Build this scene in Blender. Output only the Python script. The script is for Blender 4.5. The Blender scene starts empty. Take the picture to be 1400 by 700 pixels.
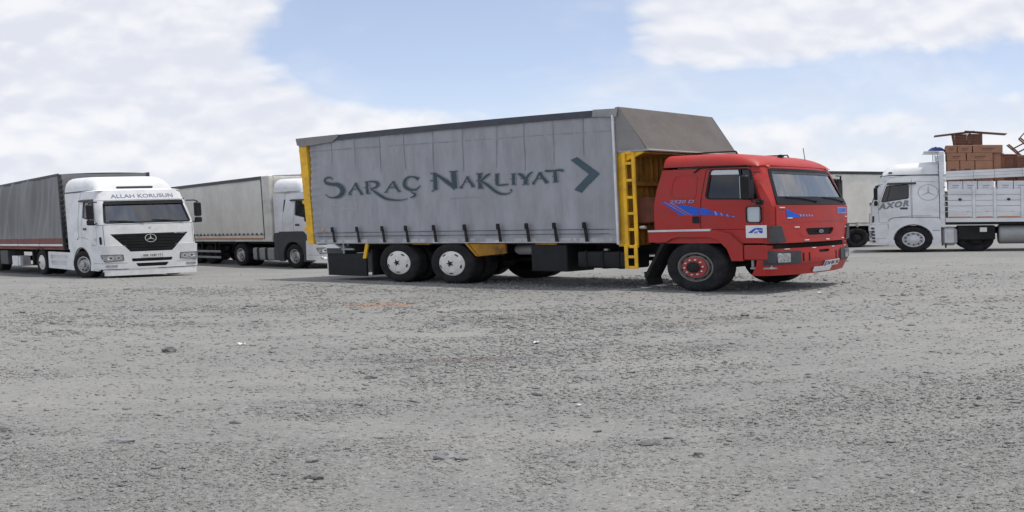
import bpy, math, random
import numpy as np
from mathutils import Vector, Matrix, geometry, noise
random.seed(7); rng = np.random.default_rng(11)
SC = bpy.context.scene; COL = SC.collection
PI = math.pi; R = math.radians

# ------------------------------------------------------------------ camera
# The photograph is a phone picture widened 1.5 times: a panoramic (longitude / latitude) camera
# reproduces that lens while every object keeps its true proportions.
CAM_H, PITCH, ROLL = 1.633, 0.0516, 0.0351
K = 1520.0; KV = K / 1.5
cd = bpy.data.cameras.new('camera'); cam = bpy.data.objects.new('camera', cd); COL.objects.link(cam); SC.camera = cam
cd.type = 'PANO'; cd.panorama_type = 'EQUIRECTANGULAR'
cd.longitude_min, cd.longitude_max = -700 / K, 700 / K
cd.latitude_min, cd.latitude_max = -350 / KV, 350 / KV
cd.clip_start = 0.05; cd.clip_end = 5000
cp, sp, cr, sr = math.cos(PITCH), math.sin(PITCH), math.cos(ROLL), math.sin(ROLL)
right = Vector((cr, -sr * sp, -sr * cp)); up = Vector((sr, cr * sp, cr * cp)); fwd = Vector((0, cp, -sp))
cam.matrix_world = Matrix([[right.x, up.x, -fwd.x, 0], [right.y, up.y, -fwd.y, 0], [right.z, up.z, -fwd.z, CAM_H], [0, 0, 0, 1]])

# ------------------------------------------------------------------ light
SUN_EL, SUN_AZ = R(75), R(100)         # azimuth from +Y towards +X: nearly overhead, from the right
w = bpy.data.worlds.new('World'); SC.world = w; w.use_nodes = True
NT = w.node_tree; NT.nodes.clear()
def wn(t, **kw):
    n = NT.nodes.new(t)
    for k, v in kw.items():
        if k.startswith('i_'): n.inputs[k[2:].replace('_', ' ')].default_value = v
        else: setattr(n, k, v)
    return n
def lk(a, b): NT.links.new(a, b)
def wmath(op, a, b=None, c=None, clamp=False):
    n = NT.nodes.new('ShaderNodeMath'); n.operation = op; n.use_clamp = clamp
    for i, v in enumerate((a, b, c)):
        if v is None: continue
        if isinstance(v, (int, float)): n.inputs[i].default_value = v
        else: lk(v, n.inputs[i])
    return n.outputs[0]
sky = wn('ShaderNodeTexSky', sky_type='NISHITA', sun_disc=False, sun_elevation=SUN_EL, sun_rotation=SUN_AZ, air_density=1.0, dust_density=1.6, ozone_density=1.0, altitude=900)
tc = wn('ShaderNodeTexCoord'); sep = wn('ShaderNodeSeparateXYZ'); lk(tc.outputs['Generated'], sep.inputs[0])
sx, sy, sz = sep.outputs
lon = wmath('ARCTAN2', sx, sy); lat = wmath('ARCSINE', sz)
comb = wn('ShaderNodeCombineXYZ'); lk(wmath('SINE', lon), comb.inputs[0]); lk(wmath('COSINE', lon), comb.inputs[1]); lk(wmath('MULTIPLY', lat, 1.35), comb.inputs[2])
def cnoise(vec, scale, detail, rough, off=(0, 0, 0), dist=0.0):
    a = NT.nodes.new('ShaderNodeVectorMath'); a.operation = 'ADD'; lk(vec, a.inputs[0]); a.inputs[1].default_value = off
    n = wn('ShaderNodeTexNoise', i_Scale=scale, i_Detail=detail, i_Roughness=rough, i_Distortion=dist); lk(a.outputs[0], n.inputs['Vector']); return n.outputs['Fac']
cv = comb.outputs[0]
def gauss(l0, t0, wl, wt, tilt=0.0):
    """soft ellipse round direction (lon l0, lat t0)"""
    dl = wmath('SUBTRACT', lon, l0); dt = wmath('SUBTRACT', wmath('SUBTRACT', lat, t0), wmath('MULTIPLY', dl, tilt))
    q = wmath('ADD', wmath('POWER', wmath('DIVIDE', dl, wl), 2.0), wmath('POWER', wmath('DIVIDE', dt, wt), 2.0))
    return wmath('POWER', 2.718, wmath('MULTIPLY', q, -1.0))
def soft_ellipse(l0, t0, wl, wt, tilt=0.0, lo=0.05, hi=2.3):
    """1 inside, 0 outside, with an edge for the cloud noise to break up"""
    dl = wmath('SUBTRACT', lon, l0); dt = wmath('SUBTRACT', wmath('SUBTRACT', lat, t0), wmath('MULTIPLY', dl, tilt))
    q = wmath('ADD', wmath('POWER', wmath('DIVIDE', dl, wl), 2.0), wmath('POWER', wmath('DIVIDE', dt, wt), 2.0))
    n = wn('ShaderNodeMapRange', interpolation_type='SMOOTHSTEP'); n.inputs['From Min'].default_value = hi; n.inputs['From Max'].default_value = lo; lk(q, n.inputs['Value']); return n.outputs['Result']
def billow(vec, scale, off):
    """rounded cauliflower heads: folded noise"""
    n = cnoise(vec, scale, 1.0, 0.5, off)
    return wmath('ABSOLUTE', wmath('MULTIPLY_ADD', n, 2.0, -1.0))
def density(dz, fine=True):
    a = cnoise(cv, 5.0, 6 if fine else 4, 0.56, (3.1, 7.7, 1.3 + dz), 0.25)
    b = cnoise(cv, 1.7, 2, 0.5, (9.0, 2.0, 4.0 + dz))
    n = wmath('ADD', wmath('MULTIPLY_ADD', a, 1.1, 0.05), wmath('MULTIPLY_ADD', b, 0.45, -0.225))
    n = wmath('ADD', n, wmath('MULTIPLY_ADD', billow(cv, 9.0, (0, 0, dz)), 0.31, -0.08))
    return wmath('ADD', n, wmath('MULTIPLY_ADD', billow(cv, 22.0, (4, 2, dz)), 0.20, -0.055))
# openings in the cloud cover (blue sky): above the long truck, and the band on the right
gap = wmath('ADD', wmath('MULTIPLY', soft_ellipse(-0.040, 0.262, 0.150, 0.085, 0.05), 0.62), wmath('MULTIPLY', gauss(0.27, 0.168, 0.30, 0.034, 0.10), 0.52))
gap = wmath('ADD', gap, wmath('MULTIPLY', gauss(0.02, 0.185, 0.12, 0.05, -0.15), 0.30))
bank = wmath('ADD', wmath('MULTIPLY', gauss(-0.42, 0.16, 0.25, 0.2), 0.30), wmath('MULTIPLY', gauss(0.30, 0.265, 0.24, 0.055, 0.08), 0.36))
bank = wmath('ADD', bank, wmath('MULTIPLY', gauss(-0.05, 0.135, 0.45, 0.03, 0.02), 0.20))
def cover(dz): return wmath('SUBTRACT', wmath('ADD', density(dz), bank), gap)
D0 = cover(0.0); D1 = cover(0.028)
def ramp(v, lo, hi):
    n = wn('ShaderNodeMapRange', interpolation_type='SMOOTHSTEP'); n.inputs['From Min'].default_value = lo; n.inputs['From Max'].default_value = hi; lk(v, n.inputs['Value']); return n.outputs['Result']
wisp = ramp(cnoise(cv, 3.0, 5, 0.62, (1.0, 5.0, 8.0), 0.6), 0.42, 0.70)
mask = wmath('MAXIMUM', ramp(D0, 0.34, 0.66), wmath('MULTIPLY', wisp, 0.6))
lit = ramp(wmath('SUBTRACT', D0, D1), -0.12, 0.16)
def rgbmix(f, a, b):
    n = NT.nodes.new('ShaderNodeMix'); n.data_type = 'RGBA'; lk(f, n.inputs[0])
    for s, v in ((6, a), (7, b)):
        if isinstance(v, tuple): n.inputs[s].default_value = (*v, 1)
        else: lk(v, n.inputs[s])
    return n.outputs[2]
SKY_STRENGTH = 0.10
cl = rgbmix(lit, (7.75, 7.98, 8.75), (9.5, 9.55, 9.8))
hazef = ramp(lat, 0.22, -0.02)
skyb = NT.nodes.new('ShaderNodeMix'); skyb.data_type = 'RGBA'; skyb.blend_type = 'MULTIPLY'; skyb.inputs[0].default_value = 1.0; lk(sky.outputs[0], skyb.inputs[6]); skyb.inputs[7].default_value = (1.95, 1.80, 1.76, 1)
skyc = rgbmix(wmath('MULTIPLY_ADD', hazef, 0.52, 0.30), skyb.outputs[2], (7.4, 7.8, 9.0))
mixed = rgbmix(wmath('MULTIPLY', mask, 0.93), skyc, cl)
bg = wn('ShaderNodeBackground', i_Strength=SKY_STRENGTH); lk(mixed, bg.inputs[0])
wo = wn('ShaderNodeOutputWorld'); lk(bg.outputs[0], wo.inputs[0])

sun = bpy.data.lights.new('sun', 'SUN'); sun.energy = 3.3; sun.angle = R(3); sun.color = (1.0, 0.96, 0.88)
so = bpy.data.objects.new('sun', sun); COL.objects.link(so)
sd = Vector((math.sin(SUN_AZ) * math.cos(SUN_EL), math.cos(SUN_AZ) * math.cos(SUN_EL), math.sin(SUN_EL)))
so.rotation_euler = sd.to_track_quat('Z', 'Y').to_euler(); so.location = sd * 60
vs = SC.view_settings; vs.view_transform = 'Standard'; vs.look = 'None'; vs.exposure = 0.0; vs.gamma = 1.0; vs.use_curve_mapping = False

# ------------------------------------------------------------------ mesh helpers
class MB:
    """collects shapes; build() links them as ONE mesh object"""
    def __init__(s): s.v = []; s.f = []
    def add(s, v, f):
        n = len(s.v); s.v += [tuple(p) for p in v]; s.f += [tuple(i + n for i in q) for q in f]; return s
    def box(s, x0, x1, y0, y1, z0, z1, b=0.0):
        X = sorted((x0, x1)); Y = sorted((y0, y1)); Z = sorted((z0, z1))
        if b <= 0:
            v = [(X[i], Y[j], Z[k]) for i in (0, 1) for j in (0, 1) for k in (0, 1)]
            return s.add(v, [(0, 1, 3, 2), (4, 6, 7, 5), (0, 4, 5, 1), (2, 3, 7, 6), (0, 2, 6, 4), (1, 5, 7, 3)])
        b = min(b, (X[1] - X[0]) * .49, (Y[1] - Y[0]) * .49, (Z[1] - Z[0]) * .49)
        v = []; idx = {}
        for i in (0, 1):
            for j in (0, 1):
                for k in (0, 1):
                    c = (X[i], Y[j], Z[k]); sg = (1 - 2 * i, 1 - 2 * j, 1 - 2 * k)
                    for ax in range(3):
                        p = [c[q] + (0 if q == ax else sg[q] * b) for q in range(3)]
                        idx[i, j, k, ax] = len(v); v.append(p)
        f = []
        for ax in range(3):
            o = [q for q in range(3) if q != ax]
            for e in (0, 1):
                q = []
                for a_, b_ in ((0, 0), (1, 0), (1, 1), (0, 1)):
                    c = [0, 0, 0]; c[ax] = e; c[o[0]] = a_; c[o[1]] = b_; q.append(idx[(*c, ax)])
                f.append(q)
            for a_ in (0, 1):
                for b_ in (0, 1):
                    c0 = [0, 0, 0]; c1 = [0, 0, 0]; c0[ax] = 0; c1[ax] = 1
                    for c in (c0, c1): c[o[0]] = a_; c[o[1]] = b_
                    f.append([idx[(*c0, o[0])], idx[(*c0, o[1])], idx[(*c1, o[1])], idx[(*c1, o[0])]])
        for i in (0, 1):
            for j in (0, 1):
                for k in (0, 1): f.append([idx[i, j, k, a] for a in range(3)])
        return s.add(v, s._orient(v, f))
    @staticmethod
    def _orient(v, f):
        """outward winding for a convex shape"""
        c = np.mean(np.array(v), 0); out = []
        for q in f:
            p = np.array([v[i] for i in q]); n = np.cross(p[1] - p[0], p[2] - p[0])
            out.append(list(q) if np.dot(n, p.mean(0) - c) >= 0 else list(q)[::-1])
        return out
    def hexa(s, bot, top):
        """box from 4 bottom and 4 top corners"""
        v = list(bot) + list(top); f = [(0, 1, 2, 3), (4, 5, 6, 7), (0, 1, 5, 4), (1, 2, 6, 5), (2, 3, 7, 6), (3, 0, 4, 7)]
        return s.add(v, s._orient(v, f))
    def prism(s, poly, axis, a, b):
        """polygon (two free coordinates in x,y,z order) pushed from a to b along axis"""
        n = len(poly)
        def P(p, h): q = list(p); q.insert(axis, h); return tuple(q)
        v = [P(p, a) for p in poly] + [P(p, b) for p in poly]
        ar = sum(poly[i][0] * poly[(i + 1) % n][1] - poly[(i + 1) % n][0] * poly[i][1] for i in range(n))
        flip = (ar > 0) ^ (axis == 1) ^ (b < a)
        f = [tuple(range(n)), tuple(range(2 * n - 1, n - 1, -1))] + [(i, i + n, (i + 1) % n + n, (i + 1) % n) for i in range(n)]
        if flip: f = [q[::-1] for q in f]
        return s.add(v, f)
    def tube(s, pts, r, seg=8, cap=True):
        pts = [Vector(p) for p in pts]; n = len(pts); rr = r if isinstance(r, (list, tuple)) else [r] * n
        v = []; f = []; prev = None
        for i, p in enumerate(pts):
            t = (pts[min(i + 1, n - 1)] - pts[max(i - 1, 0)]).normalized()
            if prev is None:
                a = Vector((0, 0, 1)) if abs(t.z) < .9 else Vector((1, 0, 0)); u = t.cross(a).normalized()
            else:
                u = (prev - t * prev.dot(t)).normalized()
            prev = u; w_ = t.cross(u)
            for k in range(seg):
                an = 2 * PI * k / seg; v.append(p + (u * math.cos(an) + w_ * math.sin(an)) * rr[i])
        for i in range(n - 1):
            for k in range(seg):
                f.append((i * seg + k, i * seg + (k + 1) % seg, (i + 1) * seg + (k + 1) % seg, (i + 1) * seg + k))
        if cap: f += [tuple(range(seg))[::-1], tuple((n - 1) * seg + k for k in range(seg))]
        return s.add(v, f)
    def lathe(s, prof, c, axis=1, sg=1, seg=32, close=True):
        """prof: (radius, height along axis*sg)"""
        v = []; f = []; n = len(prof)
        o = [(1, 2), (2, 0), (0, 1)][axis]
        for r, h in prof:
            for k in range(seg):
                an = 2 * PI * k / seg; p = [0, 0, 0]; p[axis] = c[axis] + sg * h; p[o[0]] = c[o[0]] + r * math.cos(an); p[o[1]] = c[o[1]] + r * math.sin(an); v.append(p)
        for i in range(n - 1):
            for k in range(seg):
                q = (i * seg + k, i * seg + (k + 1) % seg, (i + 1) * seg + (k + 1) % seg, (i + 1) * seg + k)
                f.append(q if sg > 0 else q[::-1])
        return s.add(v, f)
    def disc(s, c, r, axis, h, seg=20):
        return s.lathe([(0.0005, h), (r, h), (r, 0), (0.0005, 0)][::-1], c, axis, 1, seg)
    def patch(s, outer, holes, fm, t=0.0, d=0.0, step=.15):
        """a curved panel: polygon with holes in (u,v), laid on fm(u,v,offset), t thick"""
        loops = [outer] + list(holes); V = []; E = []
        for lp in loops:
            n0 = len(V); L = []
            for i, p in enumerate(lp):
                q = lp[(i + 1) % len(lp)]; m = max(1, int(math.hypot(q[0] - p[0], q[1] - p[1]) / step + .5))
                for k in range(m): L.append((p[0] + (q[0] - p[0]) * k / m, p[1] + (q[1] - p[1]) * k / m))
            V += L; E += [(n0 + i, n0 + (i + 1) % len(L)) for i in range(len(L))]
        B = np.array(V)
        u0, v0 = B.min(0); u1, v1 = B.max(0)
        nu, nv = int((u1 - u0) / step), int((v1 - v0) / step)
        for i in range(1, nu + 1):
            for j in range(1, nv + 1):
                p = (u0 + (u1 - u0) * i / (nu + 1), v0 + (v1 - v0) * j / (nv + 1))
                if inside(p, outer) and not any(inside(p, h) for h in holes) and np.min(np.hypot(B[:, 0] - p[0], B[:, 1] - p[1])) > step * .4: V.append(p)
        vo, eo, fo = geometry.delaunay_2d_cdt([Vector(p) for p in V], E, [], 0, 1e-6)[:3]
        F = []
        for q in fo:
            c = (sum(vo[i].x for i in q) / len(q), sum(vo[i].y for i in q) / len(q))
            if inside(c, outer) and not any(inside(c, h) for h in holes): F.append(list(q))
        if not F: return s
        vo = [(p.x, p.y) for p in vo]
        top = [Vector(fm(p[0], p[1], d)) for p in vo]
        ac = Vector((0, 0, 0))
        for q in F[:40]:
            c = (sum(vo[i][0] for i in q) / 3, sum(vo[i][1] for i in q) / 3)
            nn = (top[q[1]] - top[q[0]]).cross(top[q[2]] - top[q[0]]); o = Vector(fm(*c, d + .01)) - Vector(fm(*c, d)); ac.x += nn.dot(o)
        if ac.x < 0: F = [q[::-1] for q in F]
        if t <= 0: return s.add(top, F)
        bot = [Vector(fm(p[0], p[1], d - t)) for p in vo]; n = len(vo)
        cnt = {}
        for q in F:
            for i in range(len(q)): cnt[q[i], q[(i + 1) % len(q)]] = 1
        W_ = [(a, a + n, b + n, b) for (a, b) in cnt if (b, a) not in cnt]
        return s.add(top + bot, F + [[i + n for i in q][::-1] for q in F] + W_)
    def build(s, name, mat, parent=None, smooth=35):
        me = bpy.data.meshes.new(name); me.from_pydata([tuple(p) for p in s.v], [], s.f)
        me.materials.append(mat)
        if smooth:
            me.polygons.foreach_set('use_smooth', [True] * len(me.polygons)); me.set_sharp_from_angle(angle=R(smooth))
        me.update(); o = bpy.data.objects.new(name, me); COL.objects.link(o)
        if parent: o.parent = parent
        return o
def inside(p, poly):
    x, y = p; c = False; j = len(poly) - 1
    for i in range(len(poly)):
        xi, yi = poly[i]; xj, yj = poly[j]
        if (yi > y) != (yj > y) and x < (xj - xi) * (y - yi) / (yj - yi) + xi: c = not c
        j = i
    return c
def rpoly(pts, r, n=4):
    """polygon with rounded corners"""
    out = []; m = len(pts); rs = r if isinstance(r, (list, tuple)) else [r] * m
    for i in range(m):
        a, p, b = Vector(pts[i - 1]), Vector(pts[i]), Vector(pts[(i + 1) % m]); r_ = rs[i]
        if r_ <= 0: out.append(tuple(p)); continue
        u = (a - p); w_ = (b - p); rr = min(r_, u.length * .45, w_.length * .45); u = u.normalized() * rr; w_ = w_.normalized() * rr
        for k in range(n + 1):
            t = k / n; out.append(tuple((p + u) * (1 - t) ** 2 + p * 2 * t * (1 - t) + (p + w_) * t * t))
    return out
def rect(u0, u1, v0, v1, r=0.0): 
    q = [(u0, v0), (u1, v0), (u1, v1), (u0, v1)]; return rpoly(q, r) if r else q
def lerp(tab, z):
    if z <= tab[0][0]: return tab[0][1]
    for (a, b), (c, d) in zip(tab, tab[1:]):
        if z <= c: return b + (d - b) * (z - a) / (c - a)
    return tab[-1][1]
def tag(o, label, cat, group=None, kind=None):
    if label: o['label'] = label
    if cat: o['category'] = cat
    if group: o['group'] = group
    if kind: o['kind'] = kind
    return o
def thing(name, label, cat, loc=(0, 0, 0), rz=0.0, group=None):
    o = bpy.data.objects.new(name, None); COL.objects.link(o); o.location = loc; o.rotation_euler = (0, 0, rz); o.empty_display_size = .3
    return tag(o, label, cat, group)
def copy_tree(o, parent=None, link=True):
    c = o.copy(); COL.objects.link(c); c.parent = parent
    for ch in list(o.children): copy_tree(ch, c)
    return c
_font = {}
def text_shape(body, bold=0.0, shear=0.0, gap=1.0):
    """flat letters as verts / faces, 1 unit wide box normalised to (0..1, 0..1)"""
    k = (body, bold, shear, gap)
    if k not in _font:
        cu = bpy.data.curves.new('writing', 'FONT'); cu.body = body; cu.offset = bold; cu.shear = shear; cu.space_character = gap; cu.resolution_u = 3
        o = bpy.data.objects.new('writing', cu); COL.objects.link(o)
        bpy.context.view_layer.update()
        me = bpy.data.meshes.new_from_object(o.evaluated_get(bpy.context.evaluated_depsgraph_get()))
        v = np.array([p.co[:2] for p in me.vertices]); f = [tuple(p.vertices) for p in me.polygons]
        bpy.data.objects.remove(o); bpy.data.curves.remove(cu); bpy.data.meshes.remove(me)
        lo, hi = v.min(0), v.max(0); _font[k] = ((v - lo) / (hi - lo), f)
    return _font[k]
def writing(body, mat, parent, fm, u0, u1, v0, v1, d=.004, bold=.012, shear=0.0, slope=0.0, name='lettering', gap=1.0):
    v, f = text_shape(body, bold, shear, gap); mb = MB()
    P = [Vector(fm(u0 + (u1 - u0) * p[0], v0 + (v1 - v0) * p[1] + slope * p[0], d)) for p in v]
    if f:
        q = f[0]; n = (P[q[1]] - P[q[0]]).cross(P[q[2]] - P[q[0]]); c = (u0 + (u1 - u0) * v[q[0]][0], v0 + (v1 - v0) * v[q[0]][1])
        if n.dot(Vector(fm(*c, .02)) - Vector(fm(*c, 0))) < 0: f = [q[::-1] for q in f]
    mb.add(P, f); return mb.build(name, mat, parent, 0)

# ------------------------------------------------------------------ materials
_mats = {}
def mat(name, col, rough=.5, metal=0.0, dirt=None, dirt_amt=0.0, dirt_scale=2.0, var=0.0, var_scale=6.0, bump=0.0, bump_scale=30.0, spec=.5, stretch=(1, 1, 1), coat=0.0):
    if name in _mats: return _mats[name]
    m = bpy.data.materials.new(name); m.use_nodes = True; t = m.node_tree; b = t.nodes['Principled BSDF']
    b.inputs['Roughness'].default_value = rough; b.inputs['Metallic'].default_value = metal; b.inputs['Specular IOR Level'].default_value = spec
    if coat: b.inputs['Coat Weight'].default_value = coat; b.inputs['Coat Roughness'].default_value = .12
    tcn = t.nodes.new('ShaderNodeTexCoord'); mp = t.nodes.new('ShaderNodeMapping'); mp.inputs['Scale'].default_value = stretch; t.links.new(tcn.outputs['Object'], mp.inputs[0])
    cur = None
    def mix(fac, a, c, blend='MIX'):
        n = t.nodes.new('ShaderNodeMix'); n.data_type = 'RGBA'; n.blend_type = blend
        t.links.new(fac, n.inputs[0]) if not isinstance(fac, float) else setattr(n.inputs[0], 'default_value', fac)
        for s_, v_ in ((6, a), (7, c)):
            if isinstance(v_, tuple): n.inputs[s_].default_value = (*v_[:3], 1)
            else: t.links.new(v_, n.inputs[s_])
        return n.outputs[2]
    def nz(scale, det, lo, hi, ro=.6):
        n = t.nodes.new('ShaderNodeTexNoise'); n.inputs['Scale'].default_value = scale; n.inputs['Detail'].default_value = det; n.inputs['Roughness'].default_value = ro; t.links.new(mp.outputs[0], n.inputs['Vector'])
        r_ = t.nodes.new('ShaderNodeMapRange'); r_.inputs['From Min'].default_value = lo; r_.inputs['From Max'].default_value = hi; t.links.new(n.outputs['Fac'], r_.inputs['Value']); return r_.outputs['Result'], n.outputs['Fac']
    cur = tuple(col)
    if var:
        f_, _ = nz(var_scale, 5, .3, .7); cur = mix(f_, tuple(c * (1 - var) for c in col), tuple(min(1, c * (1 + var)) for c in col))
    if dirt_amt:
        f_, raw = nz(dirt_scale, 8, .42, .72, .68)
        mm = t.nodes.new('ShaderNodeMath'); mm.operation = 'MULTIPLY'; mm.inputs[1].default_value = dirt_amt; t.links.new(f_, mm.inputs[0])
        cur = mix(mm.outputs[0], cur, tuple(dirt or (.25, .22, .18)))
        ra = t.nodes.new('ShaderNodeMath'); ra.operation = 'MULTIPLY_ADD'; ra.inputs[1].default_value = .35; ra.inputs[2].default_value = rough; ra.use_clamp = True; t.links.new(mm.outputs[0], ra.inputs[0]); t.links.new(ra.outputs[0], b.inputs['Roughness'])
    if isinstance(cur, tuple): b.inputs['Base Color'].default_value = (*cur, 1)
    else: t.links.new(cur, b.inputs['Base Color'])
    if bump:
        _, raw = nz(bump_scale, 6, 0, 1); bp = t.nodes.new('ShaderNodeBump'); bp.inputs['Strength'].default_value = bump; bp.inputs['Distance'].default_value = .02; t.links.new(raw, bp.inputs['Height']); t.links.new(bp.outputs[0], b.inputs['Normal'])
    _mats[name] = m; return m
def glass(name, tint, refl=1.0, clear=.8, ior=1.5):
    m = bpy.data.materials.new(name); m.use_nodes = True; t = m.node_tree; t.nodes.clear()
    o = t.nodes.new('ShaderNodeOutputMaterial'); tr = t.nodes.new('ShaderNodeBsdfTransparent'); tr.inputs[0].default_value = (*[c * clear for c in tint], 1)
    g = t.nodes.new('ShaderNodeBsdfGlossy'); g.inputs['Roughness'].default_value = .03; g.inputs[0].default_value = (refl, refl, refl, 1)
    fr = t.nodes.new('ShaderNodeFresnel'); fr.inputs[0].default_value = ior
    mx = t.nodes.new('ShaderNodeMixShader'); t.links.new(fr.outputs[0], mx.inputs[0]); t.links.new(tr.outputs[0], mx.inputs[1]); t.links.new(g.outputs[0], mx.inputs[2]); t.links.new(mx.outputs[0], o.inputs[0])
    return m
RED = mat('red_paint', (.40, .023, .020), .42, dirt=(.25, .065, .055), dirt_amt=.5, dirt_scale=3.2, var=.06, spec=.35)
RED2 = mat('red_primer', (.30, .025, .03), .5, dirt=(.2, .1, .08), dirt_amt=.5, var=.1)
RUST = mat('rust_red', (.20, .065, .04), .7, dirt=(.1, .06, .04), dirt_amt=.6, var=.25)
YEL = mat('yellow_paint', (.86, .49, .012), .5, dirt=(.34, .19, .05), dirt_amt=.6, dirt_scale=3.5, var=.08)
YELD = mat('grimy_shaded_yellow_paint', (.42, .20, .012), .7, dirt=(.07, .04, .018), dirt_amt=1.0, dirt_scale=3.0, var=.15, stretch=(1, 1, .5))  # grime plus the shade of recess and underbody, put into a darker yellow
DUSTR = mat('dusty_rim', (.15, .145, .14), .6, .3, dirt=(.28, .26, .24), dirt_amt=.6, dirt_scale=9)
BOARDR = mat('faded_red_board', (.20, .060, .052), .65, dirt=(.13, .09, .08), dirt_amt=.7, dirt_scale=3)
VISORP = mat('pale_acrylic', (.55, .58, .60), .3)
WHT = mat('white_paint', (.72, .735, .755), .4, dirt=(.42, .41, .40), dirt_amt=.5, dirt_scale=2.2, coat=.2)
WHT2 = mat('white_board', (.74, .755, .775), .5, dirt=(.40, .40, .40), dirt_amt=.6, dirt_scale=3.0, stretch=(.3, 1, 1))
CREAM = mat('cream_tarpaulin', (.76, .74, .68), .6, dirt=(.50, .47, .41), dirt_amt=.5, dirt_scale=1.3, var=.05, stretch=(1, 1, .45))
CREAM2 = mat('cream_paint', (.72, .71, .66), .5, dirt=(.3, .28, .24), dirt_amt=.5)
GREYT = mat('grey_tarpaulin', (.335, .345, .375), .6, dirt=(.24, .245, .26), dirt_amt=.7, dirt_scale=2.4, var=.07, var_scale=1.1, bump=.25, bump_scale=45, stretch=(1.6, 1, .35))
HEM = mat('worn_hem', (.46, .47, .49), .6, dirt=(.25, .25, .26), dirt_amt=.8, dirt_scale=5, stretch=(.4, 1, 1))
BLEED = mat('lettering_bleed', (.225, .24, .265), .65, var=.2, var_scale=5)
GREYW = mat('worn_tarpaulin', (.26, .25, .245), .7, dirt=(.17, .165, .16), dirt_amt=.6, dirt_scale=2, bump=.3, bump_scale=25)
DARKT = mat('charcoal_tarpaulin', (.185, .188, .195), .55, dirt=(.28, .28, .28), dirt_amt=.5, dirt_scale=1.5, stretch=(1, 1, .35))
NAVY = mat('dark_roof_band', (.045, .05, .065), .55, var=.2)
SEAMSH = mat('seam_and_frame_shade', (.235, .24, .265), .65, var=.25, var_scale=3)
BLK = mat('black_plastic', (.011, .012, .015), .5, spec=.22, dirt=(.045, .045, .045), dirt_amt=.35, dirt_scale=4)
CHS = mat('chassis_black', (.014, .014, .016), .7, spec=.2, dirt=(.05, .047, .043), dirt_amt=.6, dirt_scale=3)
DGR = mat('dark_grey_plastic', (.042, .045, .053), .5, spec=.3, dirt=(.12, .12, .115), dirt_amt=.45, dirt_scale=3)
RUB = mat('tyre_rubber', (.012, .012, .015), .8, spec=.22, dirt=(.07, .067, .062), dirt_amt=.5, dirt_scale=5, bump=.1)
STL = mat('steel', (.46, .46, .47), .38, .8, dirt=(.2, .19, .17), dirt_amt=.5, dirt_scale=4)
ALU = mat('aluminium', (.62, .63, .65), .42, .55, dirt=(.35, .34, .33), dirt_amt=.5, dirt_scale=3)
GALV = mat('galvanised', (.34, .345, .35), .55, .3, dirt=(.2, .2, .2), dirt_amt=.5)
RIMW = mat('white_wheel_paint', (.74, .73, .69), .5, dirt=(.30, .27, .22), dirt_amt=.5, dirt_scale=6)
HUBR = mat('red_hub_paint', (.38, .035, .035), .5, dirt=(.12, .06, .05), dirt_amt=.6, dirt_scale=8)
LETT = mat('teal_lettering', (.035, .060, .075), .65, dirt=(.09, .11, .125), dirt_amt=.4, dirt_scale=4, var=.12, var_scale=12)
CHEV = mat('teal_chevron', (.045, .085, .110), .6, var=.08)
BLUE = mat('blue_decal', (.012, .105, .58), .5, var=.1, spec=.3)
LBLUE = mat('pale_blue_decal', (.22, .26, .55), .5, var=.15)
DECALW = mat('white_sticker', (.76, .76, .77), .45, dirt=(.5, .45, .45), dirt_amt=.3)
GREYL = mat('grey_lettering', (.22, .225, .24), .5)
BLUEL = mat('slate_lettering', (.19, .22, .31), .5)
PLATE = mat('number_plate', (.70, .71, .72), .45, dirt=(.4, .38, .35), dirt_amt=.3, dirt_scale=9)
INK = mat('plate_ink', (.02, .02, .025), .5)
LAMP = mat('lamp_glass', (.42, .43, .45), .10, .6, var=.45, var_scale=18)
AMB = mat('amber_lens', (.70, .22, .03), .25)
CHROME = mat('chrome', (.75, .76, .78), .15, 1.0)
TRIM = mat('interior_grey', (.10, .10, .105), .7); LINING = mat('cab_lining', (.42, .42, .41), .8, var=.1)
SEAT = mat('seat_cloth', (.22, .215, .21), .85, var=.3); SILVER = mat('silver_badge', (.55, .56, .58), .4, .2)
DARKG = None
TAN = mat('tan_label', (.40, .38, .35), .6, var=.15, var_scale=15)
ORANGE = mat('orange_stripe', (.50, .17, .06), .55, dirt=(.4, .33, .28), dirt_amt=.6, dirt_scale=3)
CARD = mat('brown_cardboard', (.36, .185, .115), .8, dirt=(.24, .12, .08), dirt_amt=.4, dirt_scale=2, var=.08)
CARDP = mat('cardboard_print', (.16, .075, .05), .8)
WCARD = mat('white_cardboard', (.70, .71, .74), .75, dirt=(.5, .5, .53), dirt_amt=.3)
WOOD = mat('stained_wood', (.17, .072, .042), .6, dirt=(.09, .04, .025), dirt_amt=.5, dirt_scale=5, stretch=(1, 1, .2), var=.15)
BTARP = mat('blue_plastic_sheet', (.03, .06, .26), .45, var=.3)
WINDS = glass('windscreen_glass', (.86, .92, .94), 1.0, .85, 2.1)
SIDEG = glass('tinted_side_glass', (.16, .24, .42), .9, .35, 1.7)
REDG = glass('pale_windscreen_glass', (.90, .95, .96), 1.0, .92, 3.4)
DARKG = glass('dark_windscreen_glass', (.50, .64, .85), 1.0, .5, 2.2)
PALEG = mat('painted_bright_pane', (.50, .57, .61), .25)  # brightness seen in the lower door glass, put into a flat pale blue
MIRR = mat('mirror_glass', (.7, .72, .74), .05, 1.0)

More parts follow.
